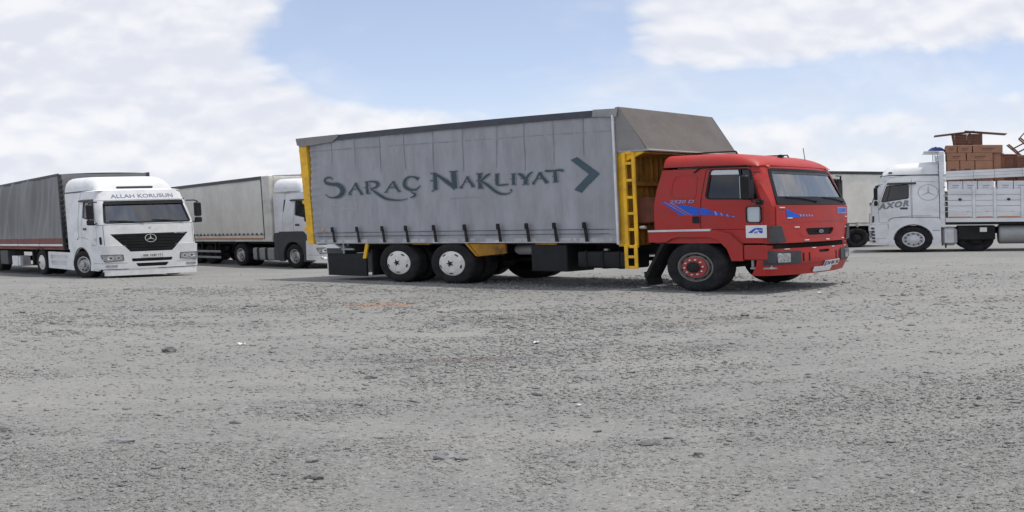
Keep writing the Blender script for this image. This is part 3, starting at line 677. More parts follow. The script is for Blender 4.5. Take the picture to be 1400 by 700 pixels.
LETTERS="""-7.90,2.84,0.021 -7.96,2.90,0.037 -8.06,2.90,0.043 -8.13,2.84,0.053 -8.09,2.76,0.075 -7.93,2.71,0.085 -7.75,2.68,0.111 -7.63,2.58,0.136 -7.63,2.46,0.131 -7.74,2.36,0.089 -7.90,2.33,0.048 -8.04,2.35,0.021 -8.16,2.44,0.008
-7.22,2.69,0.031 -7.33,2.55,0.036 -7.45,2.41,0.042
-7.23,2.70,0.062 -7.16,2.54,0.067 -7.07,2.38,0.062
-7.34,2.53,0.021 -7.18,2.53,0.021
-7.49,2.39,0.013 -7.38,2.39,0.023
-7.13,2.38,0.023 -7.03,2.38,0.013
-6.87,2.70,0.076 -6.89,2.40,0.082
-6.95,2.70,0.020 -6.78,2.71,0.036 -6.65,2.68,0.061 -6.61,2.61,0.071 -6.67,2.54,0.051 -6.82,2.51,0.025
-6.79,2.50,0.030 -6.64,2.38,0.066 -6.44,2.24,0.065 -6.22,2.18,0.040 -6.00,2.17,0.020 -5.85,2.20,0.007
-6.98,2.55,0.010 -6.89,2.57,0.025
-6.94,2.39,0.018 -6.83,2.39,0.018
-6.21,2.68,0.025 -6.33,2.51,0.035 -6.42,2.40,0.035
-6.21,2.68,0.060 -6.15,2.53,0.064 -6.06,2.40,0.054
-6.34,2.51,0.020 -6.17,2.52,0.020
-6.46,2.39,0.013 -6.36,2.40,0.017
-6.11,2.39,0.020 -6.02,2.40,0.010
-5.52,2.68,0.077 -5.58,2.73,0.053 -5.69,2.76,0.034 -5.84,2.73,0.064 -5.91,2.61,0.088 -5.88,2.51,0.093 -5.76,2.43,0.073 -5.61,2.42,0.044 -5.53,2.47,0.019 -5.48,2.52,0.007
-5.70,2.40,0.029 -5.72,2.36,0.024 -5.63,2.31,0.049 -5.66,2.25,0.044 -5.77,2.22,0.010
-5.11,2.80,0.086 -5.11,2.41,0.099
-5.21,2.35,0.010 -5.13,2.39,0.033 -5.05,2.41,0.020
-5.22,2.81,0.013 -5.10,2.81,0.033
-5.24,2.62,0.010 -5.15,2.63,0.033
-5.12,2.80,0.046 -4.86,2.60,0.085 -4.63,2.40,0.097
-4.67,2.82,0.117 -4.65,2.41,0.123
-4.77,2.82,0.026 -4.58,2.82,0.026
-4.71,2.41,0.020 -4.59,2.41,0.019
-4.34,2.68,0.026 -4.43,2.51,0.032 -4.52,2.40,0.039
-4.35,2.67,0.064 -4.29,2.55,0.064 -4.20,2.42,0.064
-4.43,2.54,0.019 -4.29,2.54,0.019
-4.54,2.40,0.013 -4.46,2.40,0.019
-4.26,2.41,0.019 -4.17,2.42,0.013
-4.04,2.72,0.076 -4.04,2.38,0.082
-4.13,2.72,0.016 -3.97,2.72,0.025
-4.13,2.55,0.010 -4.05,2.56,0.025
-3.81,2.71,0.016 -3.89,2.66,0.051 -4.01,2.55,0.032
-4.01,2.54,0.038 -3.87,2.43,0.063 -3.72,2.28,0.063 -3.59,2.21,0.044 -3.45,2.21,0.022 -3.37,2.26,0.009
-3.38,2.27,0.028 -3.37,2.31,0.031
-4.10,2.37,0.019 -3.98,2.37,0.019
-3.66,2.69,0.063 -3.67,2.43,0.069
-3.68,2.42,0.031 -3.53,2.42,0.031 -3.43,2.43,0.019
-3.73,2.55,0.009 -3.68,2.55,0.025
-3.70,2.69,0.016 -3.61,2.69,0.016
-3.31,2.67,0.068 -3.31,2.43,0.074
-3.37,2.66,0.015 -3.26,2.68,0.015
-3.36,2.42,0.019 -3.26,2.42,0.018
-3.39,2.55,0.009 -3.32,2.56,0.022
-3.22,2.67,0.015 -3.15,2.63,0.061 -3.06,2.52,0.067
-2.92,2.69,0.012 -2.99,2.64,0.043 -3.06,2.52,0.043
-3.06,2.53,0.073 -3.07,2.42,0.073
-3.13,2.41,0.018 -3.01,2.41,0.018
-3.17,2.55,0.009 -3.10,2.55,0.021
-2.77,2.67,0.024 -2.84,2.52,0.036 -2.92,2.42,0.036
-2.77,2.67,0.061 -2.71,2.54,0.060 -2.63,2.42,0.060
-2.86,2.53,0.018 -2.71,2.53,0.018
-2.94,2.41,0.012 -2.88,2.41,0.018
-2.68,2.42,0.018 -2.61,2.43,0.012
-2.67,2.71,0.018 -2.62,2.69,0.048 -2.48,2.69,0.036 -2.32,2.69,0.042 -2.31,2.65,0.015
-2.46,2.68,0.072 -2.46,2.44,0.078
-2.52,2.43,0.018 -2.41,2.43,0.018
-2.53,2.56,0.009 -2.47,2.56,0.021"""

# ------------------------------------------------------------------ the red lorry with the grey curtain body
HX, HW = -.7487, 1.225
def red_truck():
    T = thing('box_truck', 'red-cabbed long box truck with grey curtain side lettered Saraç Nakliyat', 'truck', (3.368, 16.174, 0), HX)
    # --- running gear
    for sg in (-1, 1): wheel(T, 0, sg * HW, sg, .52, .30, 'redhub', steer=R(-3))
    MB().tube([(0, -.95, .50), (0, .95, .50)], .06, 10).build('axle', CHS, T)
    duals(T, -4.86, HW, .52, 'star'); duals(T, -6.21, HW, .52, 'star')
    for sg in (-1, 1):
        MB().box(-8.55, 1.0, sg * .38, sg * .46, .74, 1.0, .01).build('chassis_rail', CHS, T)
    for x in (-8.3, -7.4, -5.5, -3.9, -2.6, -1.2):
        MB().box(x - .06, x + .06, -.379, .379, .76, .98, .01).build('cross_member', CHS, T)
    MB().box(-8.55, -1.30, -1.20, 1.20, 1.00, 1.075, .01).build('floor_frame', CHS, T)
    # --- body: floor, frame, roof, curtains
    zt = lambda x: 3.99 + (x + 1.28) / (-8.6 + 1.28) * .12        # the roof climbs a little to the rear
    yc = 1.235
    STRAPS = (-7.94, -7.21, -6.50, -5.87, -5.16, -4.42, -3.66, -3.05, -2.48, -1.89)
    def surf(sg):
        def f(x, z, d=0.0):
            u = (x + 8.6) / 7.3
            k = .010 * math.sin(x * 5.3 + .6 * math.sin(z * 2)) * sstep(3.2, 1.2, z) + .030 * noise.noise(Vector((x * .9, z * 1.1, sg))) + .016 * noise.noise(Vector((x * 4.5, z * 1.3, 3 + sg))) + .010 * noise.noise(Vector((x * 11, z * .8, 6)))
            k += .012 * noise.noise(Vector((x * 1.7, z * 7.0, 9))) * float(sstep(-7.9, -8.5, x))
            k += .012 * math.sin(z * 34 + 2 * noise.noise(Vector((z * 3, 0, 0)))) * float(sstep(-8.2, -8.58, x))
            k += .014 * noise.noise(Vector((x * 2.2, z * 9, 4))) * float(sstep(1.55, 1.2, z))
            if z < 1.9:
                ds = min(abs(x - q_) for q_ in STRAPS); k += (.030 * (1 - math.exp(-(ds / .16) ** 2)) - .008) * float(sstep(1.85, 1.25, z))
            return (x, sg * (yc + k + d), z)
        return f
    for sg in (-1, 1):
        f = surf(sg); nx, nz_ = 330, 60; V = []; F = []
        x0, x1 = -8.59, -1.275
        for j in range(nz_ + 1):
            for i in range(nx + 1):
                x = x0 + (x1 - x0) * i / nx; z = 1.065 + (zt(x) - .13 - 1.065) * j / nz_; V.append(f(x, z))
        F = [(j * (nx + 1) + i, j * (nx + 1) + i + 1, (j + 1) * (nx + 1) + i + 1, (j + 1) * (nx + 1) + i) for j in range(nz_) for i in range(nx)]
        if sg > 0: F = [q[::-1] for q in F]
        cur = MB().add(V, F).build('curtain', GREYT, T, 60)
        # roof edge cover in dark material, with a worn corner flap at the rear and a small cap at the front
        mb = MB()
        mb.hexa([(-8.62, sg * 1.20, zt(-8.6) - .135), (-1.28, sg * 1.20, zt(-1.28) - .135), (-1.28, sg * 1.275, zt(-1.28) - .165), (-8.62, sg * 1.275, zt(-8.6) - .165)],
                [(-8.62, sg * 1.19, zt(-8.6)), (-1.28, sg * 1.19, zt(-1.28)), (-1.28, sg * 1.262, zt(-1.28) - .01), (-8.62, sg * 1.262, zt(-8.6) - .01)])
        mb.build('roof_edge', NAVY, T)
        if sg < 0:
            fm = lambda x, z, d=0.0: (x, -(1.285 + d + .012 * noise.noise(Vector((x * 3, z * 4, 2)))), z)
            MB().patch([(-8.93, 4.12), (-8.90, 3.93), (-8.80, 3.86), (-7.80, 3.90), (-7.62, 4.02), (-7.60, 4.09)], [], fm, .02, 0, .12).build('corner_flap', GREYW, T, 40)
            MB().patch([(-1.66, 3.84), (-1.22, 3.80), (-1.20, 3.98), (-1.64, 4.00)], [], fm, .02, 0, .1).build('corner_cap', GALV, T, 40)
            # dark strips: seams, plus the inner frame's shadow through the cloth put into colour
            for (xa, za, xb, zb) in ((-7.89, 3.9, -7.90, 3.27), (-7.19, 3.9, -7.20, 3.21), (-6.5, 3.9, -6.52, 2.95), (-5.85, 3.88, -5.87, 2.96), (-5.12, 3.88, -5.14, 2.75), (-4.4, 3.87, -4.43, 2.8), (-3.64, 3.86, -3.67, 2.84), (-3.05, 3.84, -3.08, 2.72), (-2.46, 3.83, -2.48, 2.83), (-1.87, 3.82, -1.89, 2.99)):
                s_ = MB(); stroke(s_, [(xa, za, .022), ((xa + xb) / 2, (za + zb) / 2, .020), (xb, zb, .012)], f, .005); s_.build('seam_shade', SEAMSH, cur, 0)
            for P in ([(-8.54, 3.70, .016), (-6.49, 3.63, .018), (-4.3, 3.56, .016), (-1.32, 3.50, .014)], [(-8.5, 1.36, .010), (-5, 1.34, .010), (-1.35, 1.33, .010)], [(-8.5, 1.24, .012), (-5, 1.22, .012), (-1.35, 1.21, .012)]):
                s_ = MB(); stroke(s_, P, f, .005); s_.build('seam_shade', SEAMSH, cur, 0)
            s_ = MB(); stroke(s_, [(-4.77, 2.14, .02), (-4.4, 2.155, .012), (-4.03, 2.15, .008)], f, .0035); s_.build('crease', SEAMSH, cur, 0)  # dark strip in the same painted seam and frame shade
            # lettering
            for line in LETTERS.split('\n'):
                s_ = MB(); stroke(s_, [(*map(float, p.split(',')[:2]), float(p.split(',')[2]) * 1.25 + .035) for p in line.split()], f, .0065); s_.build('lettering_bleed', BLEED, cur, 0)
                s_ = MB(); stroke(s_, [tuple(map(float, p.split(','))) for p in line.split()], f, .0095); s_.build('lettering', LETT, cur, 0)
            MB().patch([(-2.15, 2.91), (-2.02, 2.97), (-1.61, 2.57), (-1.96, 2.16), (-2.10, 2.23), (-1.81, 2.57)], [], f, 0, .009, .05).build('chevron', CHEV, cur, 0)
            MB().patch(rect(-8.30, -7.25, 1.985, 2.125), [rect(-8.27, -7.28, 2.005, 2.105)], f, 0, .005, .12).build('label_strip', TAN, cur, 0)
            MB().lathe([(.045, 0), (.04, .02), (.001, .026)], (-8.27, -yc - .01, 1.42), 1, -1, 14).build('side_lamp', AMB, T)
        MB().tube([(-1.292, sg * 1.275, 1.0), (-1.292, sg * 1.275, 3.84)], .020, 8).build('curtain_pole', WHT2, T)
        s_ = MB(); stroke(s_, [(-8.55, 1.105, .085), (-6, 1.10, .10), (-4, 1.105, .08), (-1.42, 1.10, .09)], f, .004); s_.build('hem', HEM, cur, 0)
        for zz in (1.335, 1.235): MB().tube([f(x, zz, .030) for x in np.linspace(-8.5, -1.45, 30)], .006, 4).build('lashing_wire', DGR, T)
        # strap and buckle row along the bottom
        for x in (-7.94, -7.21, -6.50, -5.87, -5.16, -4.42, -3.66, -3.05, -2.48, -1.89):
            st = MB(); y0 = sg * (yc + .042); y1 = sg * (yc + .054)
            st.hexa([(x - .005, y0, 1.06), (x + .055, y0, 1.06), (x + .055, y1, 1.06), (x - .005, y1, 1.06)], [(x - .03, y0, 1.42), (x + .02, y0, 1.42), (x + .02, y1, 1.42), (x - .03, y1, 1.42)])
            b_ = st.build('strap', BLK, T); MB().box(x - .045, x + .030, sg * (yc + .046), sg * (yc + .078), 1.36, 1.50, .012).build('buckle', BLK, b_)
        # side rail under the curtain
        MB().box(-8.58, -1.30, sg * 1.15, sg * 1.225, 1.03, 1.10, .008).build('side_rail', ALU, T)
    # roof tarpaulin
    V = []; F = []; n = 24
    for i in range(n + 1):
        x = -8.62 + (7.34) * i / n
        for j in range(9):
            y = -1.19 + 2.38 * j / 8; V.append((x, y, zt(x) - .012 + .05 * (1 - (y / 1.19) ** 2) + .012 * noise.noise(Vector((x, y, 0)))))
    F = [(i * 9 + j, (i + 1) * 9 + j, (i + 1) * 9 + j + 1, i * 9 + j + 1) for i in range(n) for j in range(8)]
    MB().add(V, F).build('roof', GREYW, T, 60)
    # corner posts, rear doors, front bulkhead
    for sg in (-1, 1):
        mb = MB(); mb.hexa([(-8.78, sg * 1.10, 1.02), (-8.60, sg * 1.10, 1.02), (-8.60, sg * 1.26, 1.02), (-8.78, sg * 1.26, 1.02)], [(-8.88, sg * 1.10, 4.02), (-8.64, sg * 1.10, 4.02), (-8.64, sg * 1.26, 4.02), (-8.88, sg * 1.26, 4.02)])
        p = mb.build('corner_post', YEL, T)
        for z in (1.4, 2.2, 3.0, 3.7): MB().box(-8.93, -8.84, sg * 1.16, sg * 1.23, z, z + .10, .01).build('hinge', YEL, p)
        MB().box(-1.345, -1.17, sg * 1.13, sg * 1.205, .95, 3.80, .012).build('front_post', YEL, T)
    for sg in (-1, 1): MB().box(-8.84, -8.80, sg * .005, sg * 1.09, 1.06, 3.98, .01).build('rear_door', YEL, T)
    MB().box(-8.75, -8.60, -1.09, 1.09, 1.0, 1.058, .005).build('rear_sill', YEL, T)
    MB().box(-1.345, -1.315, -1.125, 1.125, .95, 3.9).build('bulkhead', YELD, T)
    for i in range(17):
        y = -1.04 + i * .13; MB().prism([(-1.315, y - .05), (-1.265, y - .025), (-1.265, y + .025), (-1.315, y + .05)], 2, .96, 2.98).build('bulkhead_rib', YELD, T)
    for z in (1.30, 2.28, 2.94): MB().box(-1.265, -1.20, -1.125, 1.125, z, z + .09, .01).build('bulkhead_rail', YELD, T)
    MB().prism([(-1.17, 2.78), (-1.17, 3.02), (-.80, 3.02), (-.80, 2.98)], 1, -1.24, -1.20).build('gusset', YEL, T)
    MB().box(-1.19, -.92, -.98, -.5, 1.45, 2.02, .03).build('tool_locker', RUST, T)
    MB().tube([(-1.0, -1.02, 1.36), (-1.0, -1.08, 1.36), (-.93, -1.08, 1.36)], .035, 8).build('air_coupling', ALU, T)
    # ladder up the front corner
    lad = MB().box(-1.165, -1.105, -1.275, -1.248, .93, 3.0, .006).build('ladder', YEL, T)
    MB().box(-.995, -.945, -1.275, -1.235, .93, 3.0, .006).build('ladder_rail', YEL, lad)
    for z in (2.99, 2.76, 2.39, 2.02, 1.67, 1.32, .95): MB().box(-1.104, -.996, -1.272, -1.235, z - .03, z + .03, .006).build('rung', YEL, lad)
    for xa in (-1.14, -.965): MB().box(xa - .03, xa + .03, -1.30, -1.277, .47, 1.0, .005).build('ladder_foot', YEL, lad)
    for z in (.50, .73): MB().box(-1.109, -.996, -1.297, -1.277, z - .03, z + .03, .005).build('rung', YEL, lad)
    # tarpaulin wedge over the cab
    def quad(name, A, B, C, D, m_, n=10, amp=.012, parent=T):
        A, B, C, D = map(Vector, (A, B, C, D)); V = []; nn = (B - A).cross(D - A).normalized()
        for i in range(n + 1):
            for j in range(n + 1):
                u, v = i / n, j / n; p = A * (1 - u) * (1 - v) + B * u * (1 - v) + C * u * v + D * (1 - u) * v
                V.append(p + nn * amp * noise.noise(p * 2.3) * 2 * min(1, 8 * min(u, 1 - u, v, 1 - v)))
        return MB().add(V, [(i * (n + 1) + j, (i + 1) * (n + 1) + j, (i + 1) * (n + 1) + j + 1, i * (n + 1) + j + 1) for i in range(n) for j in range(n)]).build(name, m_, parent, 60)
    WDG = mat('brown_grey_tarpaulin', (.145, .135, .128), .8, spec=.25, dirt=(.10, .093, .086), dirt_amt=.6, dirt_scale=1.6, bump=.25, bump_scale=30)
    wd = quad('wind_deflector', (-.72, -1.24, 3.04), (-.72, 1.24, 3.04), (-1.20, 1.24, 4.02), (-1.20, -1.24, 4.02), WDG, 14)
    for sg in (-1, 1):
        tri = MB().add([(-1.26, sg * 1.252, 4.01), (-1.265, sg * 1.252, 3.02), (-.72, sg * 1.25, 3.03), (-1.19, sg * 1.25, 4.02)], [(0, 1, 2, 3) if sg < 0 else (3, 2, 1, 0)]); tri.build('deflector_side', GREYW, wd)
    MB().tube([(-1.22, -1.25, 3.02), (-.71, -1.25, 3.03), (-.70, 1.25, 3.03), (-1.22, 1.25, 3.02)], .025, 8).build('deflector_hem', GALV, wd)
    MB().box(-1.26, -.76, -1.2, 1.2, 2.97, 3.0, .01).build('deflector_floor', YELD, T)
    # --- cab
    S = Skin([(.36, 1.24), (1.80, 1.25), (2.60, 1.00)], [(.3, 1.205), (1.9, 1.205), (2.6, 1.10)], .13, .11)
    zb, zs = 1.0, 2.58
    side_out = [(-.68, 1.02), (1.11, 1.02), (1.115, 1.80), (.868, zs), (-.57, zs), (-.635, 2.2), (-.675, 1.8)]
    win = rpoly([(.215, 1.955), (1.02, 1.93), (.86, 2.525), (.255, 2.545)], [.07, .05, .05, .07])
    lowwin = rpoly([(.86, 1.45), (1.08, 1.45), (1.08, 1.76), (.86, 1.76)], .05)
    for sg in (-1, 1):
        f = S.side(sg)
        pn = MB().patch(side_out, [win, lowwin], f, .03, 0, .13).build('side_panel', RED, T, 40)
        door = grow(rpoly([(.10, 1.30), (1.06, 1.30), (1.075, 1.83), (.855, 2.555), (.17, 2.565), (.12, 1.9)], .05), 0)
        # door edge: narrow dark gap all round
        MB().patch(door, [grow(door, -.010)], f, 0, .0025, .13).build('door_gap', CHS, pn, 0)
        MB().patch(grow(win, .024), [grow(win, -.002)], f, .012, .010, .12).build('window_rubber', BLK, pn, 40)
        MB().patch(win, [], f, .005, -.012, .2).build('window', SIDEG, pn, 40)
        MB().patch([(.255, 2.44), (.71, 2.43), (.69, 2.53), (.262, 2.54)], [], f, .004, .002, .2).build('wind_visor', VISORP, pn, 40)
        MB().patch([(.79, 1.95), (.815, 1.95), (.735, 2.53), (.71, 2.53)], [], f, .01, .008, .2).build('window_bar', BLK, pn, 40)
        MB().patch(grow(lowwin, .016), [grow(lowwin, -.002)], f, .012, .010, .1).build('window_rubber', BLK, pn, 40)
        MB().patch(lowwin, [], f, .004, -.008, .2).build('lower_window', DECALW if False else PALEG, pn, 40)
        MB().patch(rpoly([(-.02, 1.44), (.09, 1.44), (.09, 1.58), (-.02, 1.58)], .015), [], f, .02, .012, .1).build('door_handle', BLK, pn, 40)
        MB().patch(rpoly([(-.38, 1.98), (.04, 1.94), (.04, 2.46), (-.34, 2.46), (-.40, 2.2)], .10), [grow(rpoly([(-.38, 1.98), (.04, 1.94), (.04, 2.46), (-.34, 2.46), (-.40, 2.2)], .10), -.014)], f, .004, .006, .15).build('panel_swage', RED, pn, 60)
        MB().tube([f(-.02, 2.50, .012), f(.06, 2.585, .014), f(.16, 2.61, .014), f(.82, 2.612, .012), f(.90, 2.585, .012)], .012, 6).build('rain_gutter', BLK, pn)
        # decal swoosh along the flank
        if True:
            MB().patch([(-.294, 1.832), (-.198, 1.833), (-.062, 1.799), (.088, 1.763), (.085, 1.613), (-.026, 1.614)], [], f, 0, .005, .1).build('blue_swoosh', BLUE, pn, 0)
            MB().patch([(.113, 1.755), (.217, 1.740), (.268, 1.706), (.301, 1.621), (.301, 1.612), (.113, 1.614)], [], f, 0, .005, .1).build('blue_swoosh', BLUE, pn, 0)
            MB().patch([(-.576, 1.925), (-.535, 1.912), (-.140, 1.606), (-.216, 1.605)], [], f, 0, .005, .2).build('stripe', BLUE, pn, 0)
            for k in range(3):
                a0 = -.505 + k * .065; b0 = -.120 + k * .034; MB().patch([(a0, 1.905 - k * .022), (a0 + .035, 1.897 - k * .022), (b0 + .018, 1.608), (b0, 1.608)], [], f, 0, .005, .2).build('stripe', (LBLUE, BLUE, LBLUE)[k], pn, 0)
            for k in range(9):
                x = .312 + k * .047; h_ = .088 * (1 - k / 9.6); zc = 1.655 - k * .0125; MB().patch([(x, zc - h_ / 2), (x + .034, zc - h_ / 2 - .004), (x + .012, zc + h_ / 2), (x - .022, zc + h_ / 2)], [], f, 0, .005, .2).build('stripe', LBLUE if k % 2 else BLUE, pn, 0)
            if sg < 0: writing('2520 D', LBLUE, pn, f, -.405, .02, 1.862, 1.932, .0058, .03, .25)
            else: writing('2520 D', LBLUE, pn, lambda u, v, d=0.0: f(-u, v, d), -.02, .405, 1.862, 1.932, .0058, .03, .25)
        if sg < 0:
            stk = MB().patch(rect(.84, 1.165, 1.13, 1.385), [], lambda x, z, d=0.0: (x, -(1.205 + d), z), .004, .010, .2).build('sticker', DECALW, pn, 0)
            fz = lambda x, z, d=0.0: (x, -(1.215 + d), z)
            MB().patch([(.875, 1.235), (.97, 1.32), (1.00, 1.335), (1.00, 1.30), (.955, 1.255), (.94, 1.225)], [], fz, 0, .003, .1).build('print', BLUE, stk, 0)
            MB().patch([(1.005, 1.335), (1.10, 1.325), (1.105, 1.29), (1.01, 1.295)], [], fz, 0, .003, .1).build('print', BLUE, stk, 0)
            MB().patch([(1.03, 1.28), (1.105, 1.28), (1.10, 1.225), (1.06, 1.225)], [], fz, 0, .003, .1).build('print', BLUE, stk, 0)
            MB().patch([(.965, 1.25), (1.03, 1.27), (1.02, 1.225), (.975, 1.215)], [], fz, 0, .003, .1).build('print', LBLUE, stk, 0)
        # wing: silver topped rear part, slanting front part, inner arch
        fen = lambda x, z, d=0.0: (x, sg * (1.222 + d), z)
        fp = [(-.76, 1.04), (-.47, 1.04), (-.36, 1.12), (-.25, 1.15), (.25, 1.15), (.40, 1.10), (.55, .90), (.62, .66), (.80, .66), (.80, .98), (.60, 1.22), (.38, 1.295), (-.76, 1.275)]
        wg = MB().patch(fp, [], fen, .05, .03, .1).build('mudguard', RED, T, 40)
        MB().hexa([(-.76, sg * .85, 1.26), (.30, sg * .85, 1.275), (.30, sg * 1.262, 1.275), (-.76, sg * 1.262, 1.26)], [(-.76, sg * .85, 1.30), (.30, sg * .85, 1.32), (.30, sg * 1.262, 1.32), (-.76, sg * 1.262, 1.30)]).build('tread_strip', ALU, wg)
        arch = [(-.50, 1.06), (-.36, 1.13), (-.25, 1.16), (.25, 1.16), (.40, 1.11), (.55, .91), (.62, .67)]
        mb = MB(); V = []
        for (x, z) in arch: V += [(x, sg * .80, z), (x, sg * 1.24, z), (x, sg * 1.24, z + .02), (x, sg * .80, z + .02)]
        F = [];
        for i in range(len(arch) - 1):
            for k in range(4): F.append((i * 4 + k, i * 4 + (k + 1) % 4, i * 4 + 4 + (k + 1) % 4, i * 4 + 4 + k))
        mb.add(V, F); mb.build('wheel_arch', CHS, wg)
        # slanted mud flap behind the wheel
        MB().hexa([(-.90, sg * .86, .28), (-.84, sg * .86, .28), (-.84, sg * 1.22, .28), (-.90, sg * 1.22, .28)], [(-.56, sg * .86, 1.04), (-.50, sg * .86, 1.04), (-.50, sg * 1.22, 1.04), (-.56, sg * 1.22, 1.04)]).build('mudguard_rear', CHS, wg)
        MB().hexa([(-.86, sg * .84, .13), (-.83, sg * .84, .11), (-.83, sg * 1.21, .11), (-.86, sg * 1.21, .13)], [(-.90, sg * .84, .40), (-.87, sg * .84, .40), (-.87, sg * 1.21, .40), (-.90, sg * 1.21, .40)]).build('mud_flap', BLK, wg)
        # step box and grey steps below the door
        MB().box(.805, 1.17, sg * .95, sg * 1.248, .68, .985, .02).build('step_box', RED, T)
        stp = MB().box(.88, 1.22, sg * .98, sg * 1.21, .49, .53, .01).build('step', GALV, T)
        for xa in (.90, 1.18): MB().box(xa - .02, xa + .02, sg * 1.13, sg * 1.17, .531, .70, .005).build('step_bracket', GALV, stp)
        # black corner air deflector
        fr = S.front
        MB().patch(rpoly([(sg * -.0 + sg * .93, 1.03), (sg * 1.215, 1.03), (sg * 1.215, 1.36), (sg * 1.03, 1.37)], .03), [], fr, .03, .035, .08).build('corner_panel', DGR, T, 40)
    # front skin: lower panel, windscreen surround
    fr = S.front; sm = 1.08 + .13 * PI / 2 * .999
    scr = rpoly([(-1.06, 1.845), (1.06, 1.845), (.905, 2.545), (-.905, 2.545)], [.06, .06, .09, .09], 5)
    smf = lambda z: S.smax(S.xcorner(z) - .001, z)
    sur = [(-smf(1.76), 1.76), (smf(1.76), 1.76), (smf(2.0), 2.0), (smf(2.3), 2.3), (smf(2.6), 2.6), (-smf(2.6), 2.6), (-smf(2.3), 2.3), (-smf(2.0), 2.0)]
    fs = MB().patch(sur, [scr], fr, .03, 0, .12).build('windscreen_surround', RED, T, 40)
    MB().patch(grow(scr, .012), [grow(scr, -.045)], fr, .012, .010, .12).build('windscreen_rubber', BLK, fs, 40)
    MB().patch(grow(scr, -.04), [], fr, .006, -.006, .2).build('windscreen', REDG, T, 60)
    MB().patch([(-.905, 2.44), (.905, 2.44), (.885, 2.53), (-.885, 2.53)], [], fr, .003, .004, .15).build('sun_strip', DGR, fs, 40)
    MB().patch([(-1.07, 1.80), (1.07, 1.80), (1.04, 1.965), (-1.04, 1.965)], [], fr, .01, .016, .15).build('scuttle', BLK, T, 40)
    for sg in (-1, 1):
        MB().patch([(sg * 1.09, 1.01), (sg * smf(1.01), 1.01), (sg * smf(1.4), 1.4), (sg * smf(1.77), 1.77), (sg * 1.09, 1.77)], [], fr, .03, -.002, .08).build('corner_skin', RED, T, 40)
    hood = rpoly([(-1.10, 1.01), (1.10, 1.01), (1.10, 1.785), (-1.10, 1.785)], .04)
    slot = rpoly([(-.38, 1.155), (.38, 1.155), (.45, 1.30), (-.45, 1.30)], .05)
    hd = MB().patch(hood, [slot], fr, .03, .012, .12).build('bonnet', RED, T, 40)
    MB().patch(grow(slot, .004), [], fr, .004, -.03, .15).build('grille', BLK, T, 0)
    for zz in (1.19, 1.225, 1.26): MB().patch(rect(-.39, .39, zz, zz + .012), [], fr, .012, -.005, .15).build('grille_slat', BLK, T, 0)
    ov = [(.075 * math.cos(a), 1.228 + .034 * math.sin(a)) for a in np.linspace(0, 2 * PI, 20, False)]
    MB().patch(ov, [], fr, .012, .012, .05).build('emblem', CHROME, T, 0); MB().patch([(x * .86, 1.228 + (z - 1.228) * .8) for x, z in ov], [], fr, .004, .015, .05).build('emblem_field', mat('emblem_navy', (.08, .1, .18), .4), T, 0)
    # crease lines on the bonnet and its clips
    s_ = MB(); stroke(s_, [(-.98, 1.43, .012), (0, 1.445, .014), (.98, 1.43, .012)], fr, .015); s_.build('bonnet_crease', RED2, hd, 0)
    s_ = MB(); stroke(s_, [(-.60, 1.22, .010), (-.50, 1.135, .012), (0, 1.12, .012), (.50, 1.135, .012), (.60, 1.22, .010)], fr, .015); s_.build('bonnet_crease', RED2, hd, 0)
    for (u, z) in ((-.98, 1.735), (-.82, 1.52), (-.66, 1.33), (-.42, 1.055), (.20, 1.05), (.82, 1.055), (1.0, 1.30), (1.02, 1.53)):
        MB().patch(rect(u - .055, u + .055, z - .01, z + .012, .008), [], fr, .006, .020, .1).build('clip', CREAM2, hd, 0)
    MB().patch([(-.90, 1.70), (-.88, 1.70), (-.62, 1.585), (-.60, 1.535), (-.88, 1.53)], [], fr, 0, .0165, .1).build('blue_swoosh', BLUE, hd, 0)
    for k in range(5): MB().patch([(-.60 + k * .075, 1.60 - k * .004), (-.56 + k * .075, 1.595 - k * .004), (-.53 + k * .075, 1.55), (-.58 + k * .075, 1.545)], [], fr, 0, .0165, .2).build('stripe', LBLUE, hd, 0)
    bd = MB().patch(rect(.60, 1.04, 1.60, 1.74), [], fr, .002, .0165, .15).build('badge', LBLUE, hd, 0)
    writing('2520D', BLUE, bd, fr, .63, 1.01, 1.625, 1.715, .019, .02)
    # bumper
    SB = Skin([(.36, 1.16), (.60, 1.24), (1.0, 1.24)], [(.3, 1.20), (.6, 1.225), (1, 1.225)], .14, .17); fb = SB.front
    smx = 1.085 + .22 + .10
    bo = [(-smx, .36), (-.6, .345), (.6, .345), (smx, .36), (smx, .90), (-smx, .90)]
    bp = MB().patch(rpoly(bo, [.03, 0, 0, .03, .05, .05]), [rpoly(rect(-.16, .16, .785, .845), .03)], fb, .05, 0, .1).build('bumper', RED, T, 40)
    MB().patch(rect(-.17, .17, .78, .85), [], fb, .004, -.035, .1).build('bumper_slot', BLK, bp, 0)
    MB().box(.95, 1.20, -1.05, 1.05, .86, 1.0, .02).build('bumper_beam', CHS, T)
    s_ = MB(); stroke(s_, [(-smx, .57, .016), (0, .56, .016), (smx, .57, .016)], fb, .004); s_.build('bumper_groove', RED2, bp, 0)
    for sg in (-1, 1):
        hb = MB().patch(rpoly([(sg * .62, .585), (sg * 1.30, .575), (sg * 1.30, .865), (sg * .62, .845)], .03), [], fb, .03, .012, .1).build('headlight_housing', DGR, bp, 40)
        MB().patch(rpoly([(sg * .86, .62), (sg * 1.10, .62), (sg * 1.10, .81), (sg * .86, .805)], .025), [], fb, .02, .022, .1).build('headlight', LAMP, hb, 40)
        MB().patch(rpoly([(sg * 1.14, .62), (sg * 1.25, .62), (sg * 1.25, .80), (sg * 1.14, .80)], .02), [], fb, .015, .020, .1).build('indicator', DGR, hb, 40)
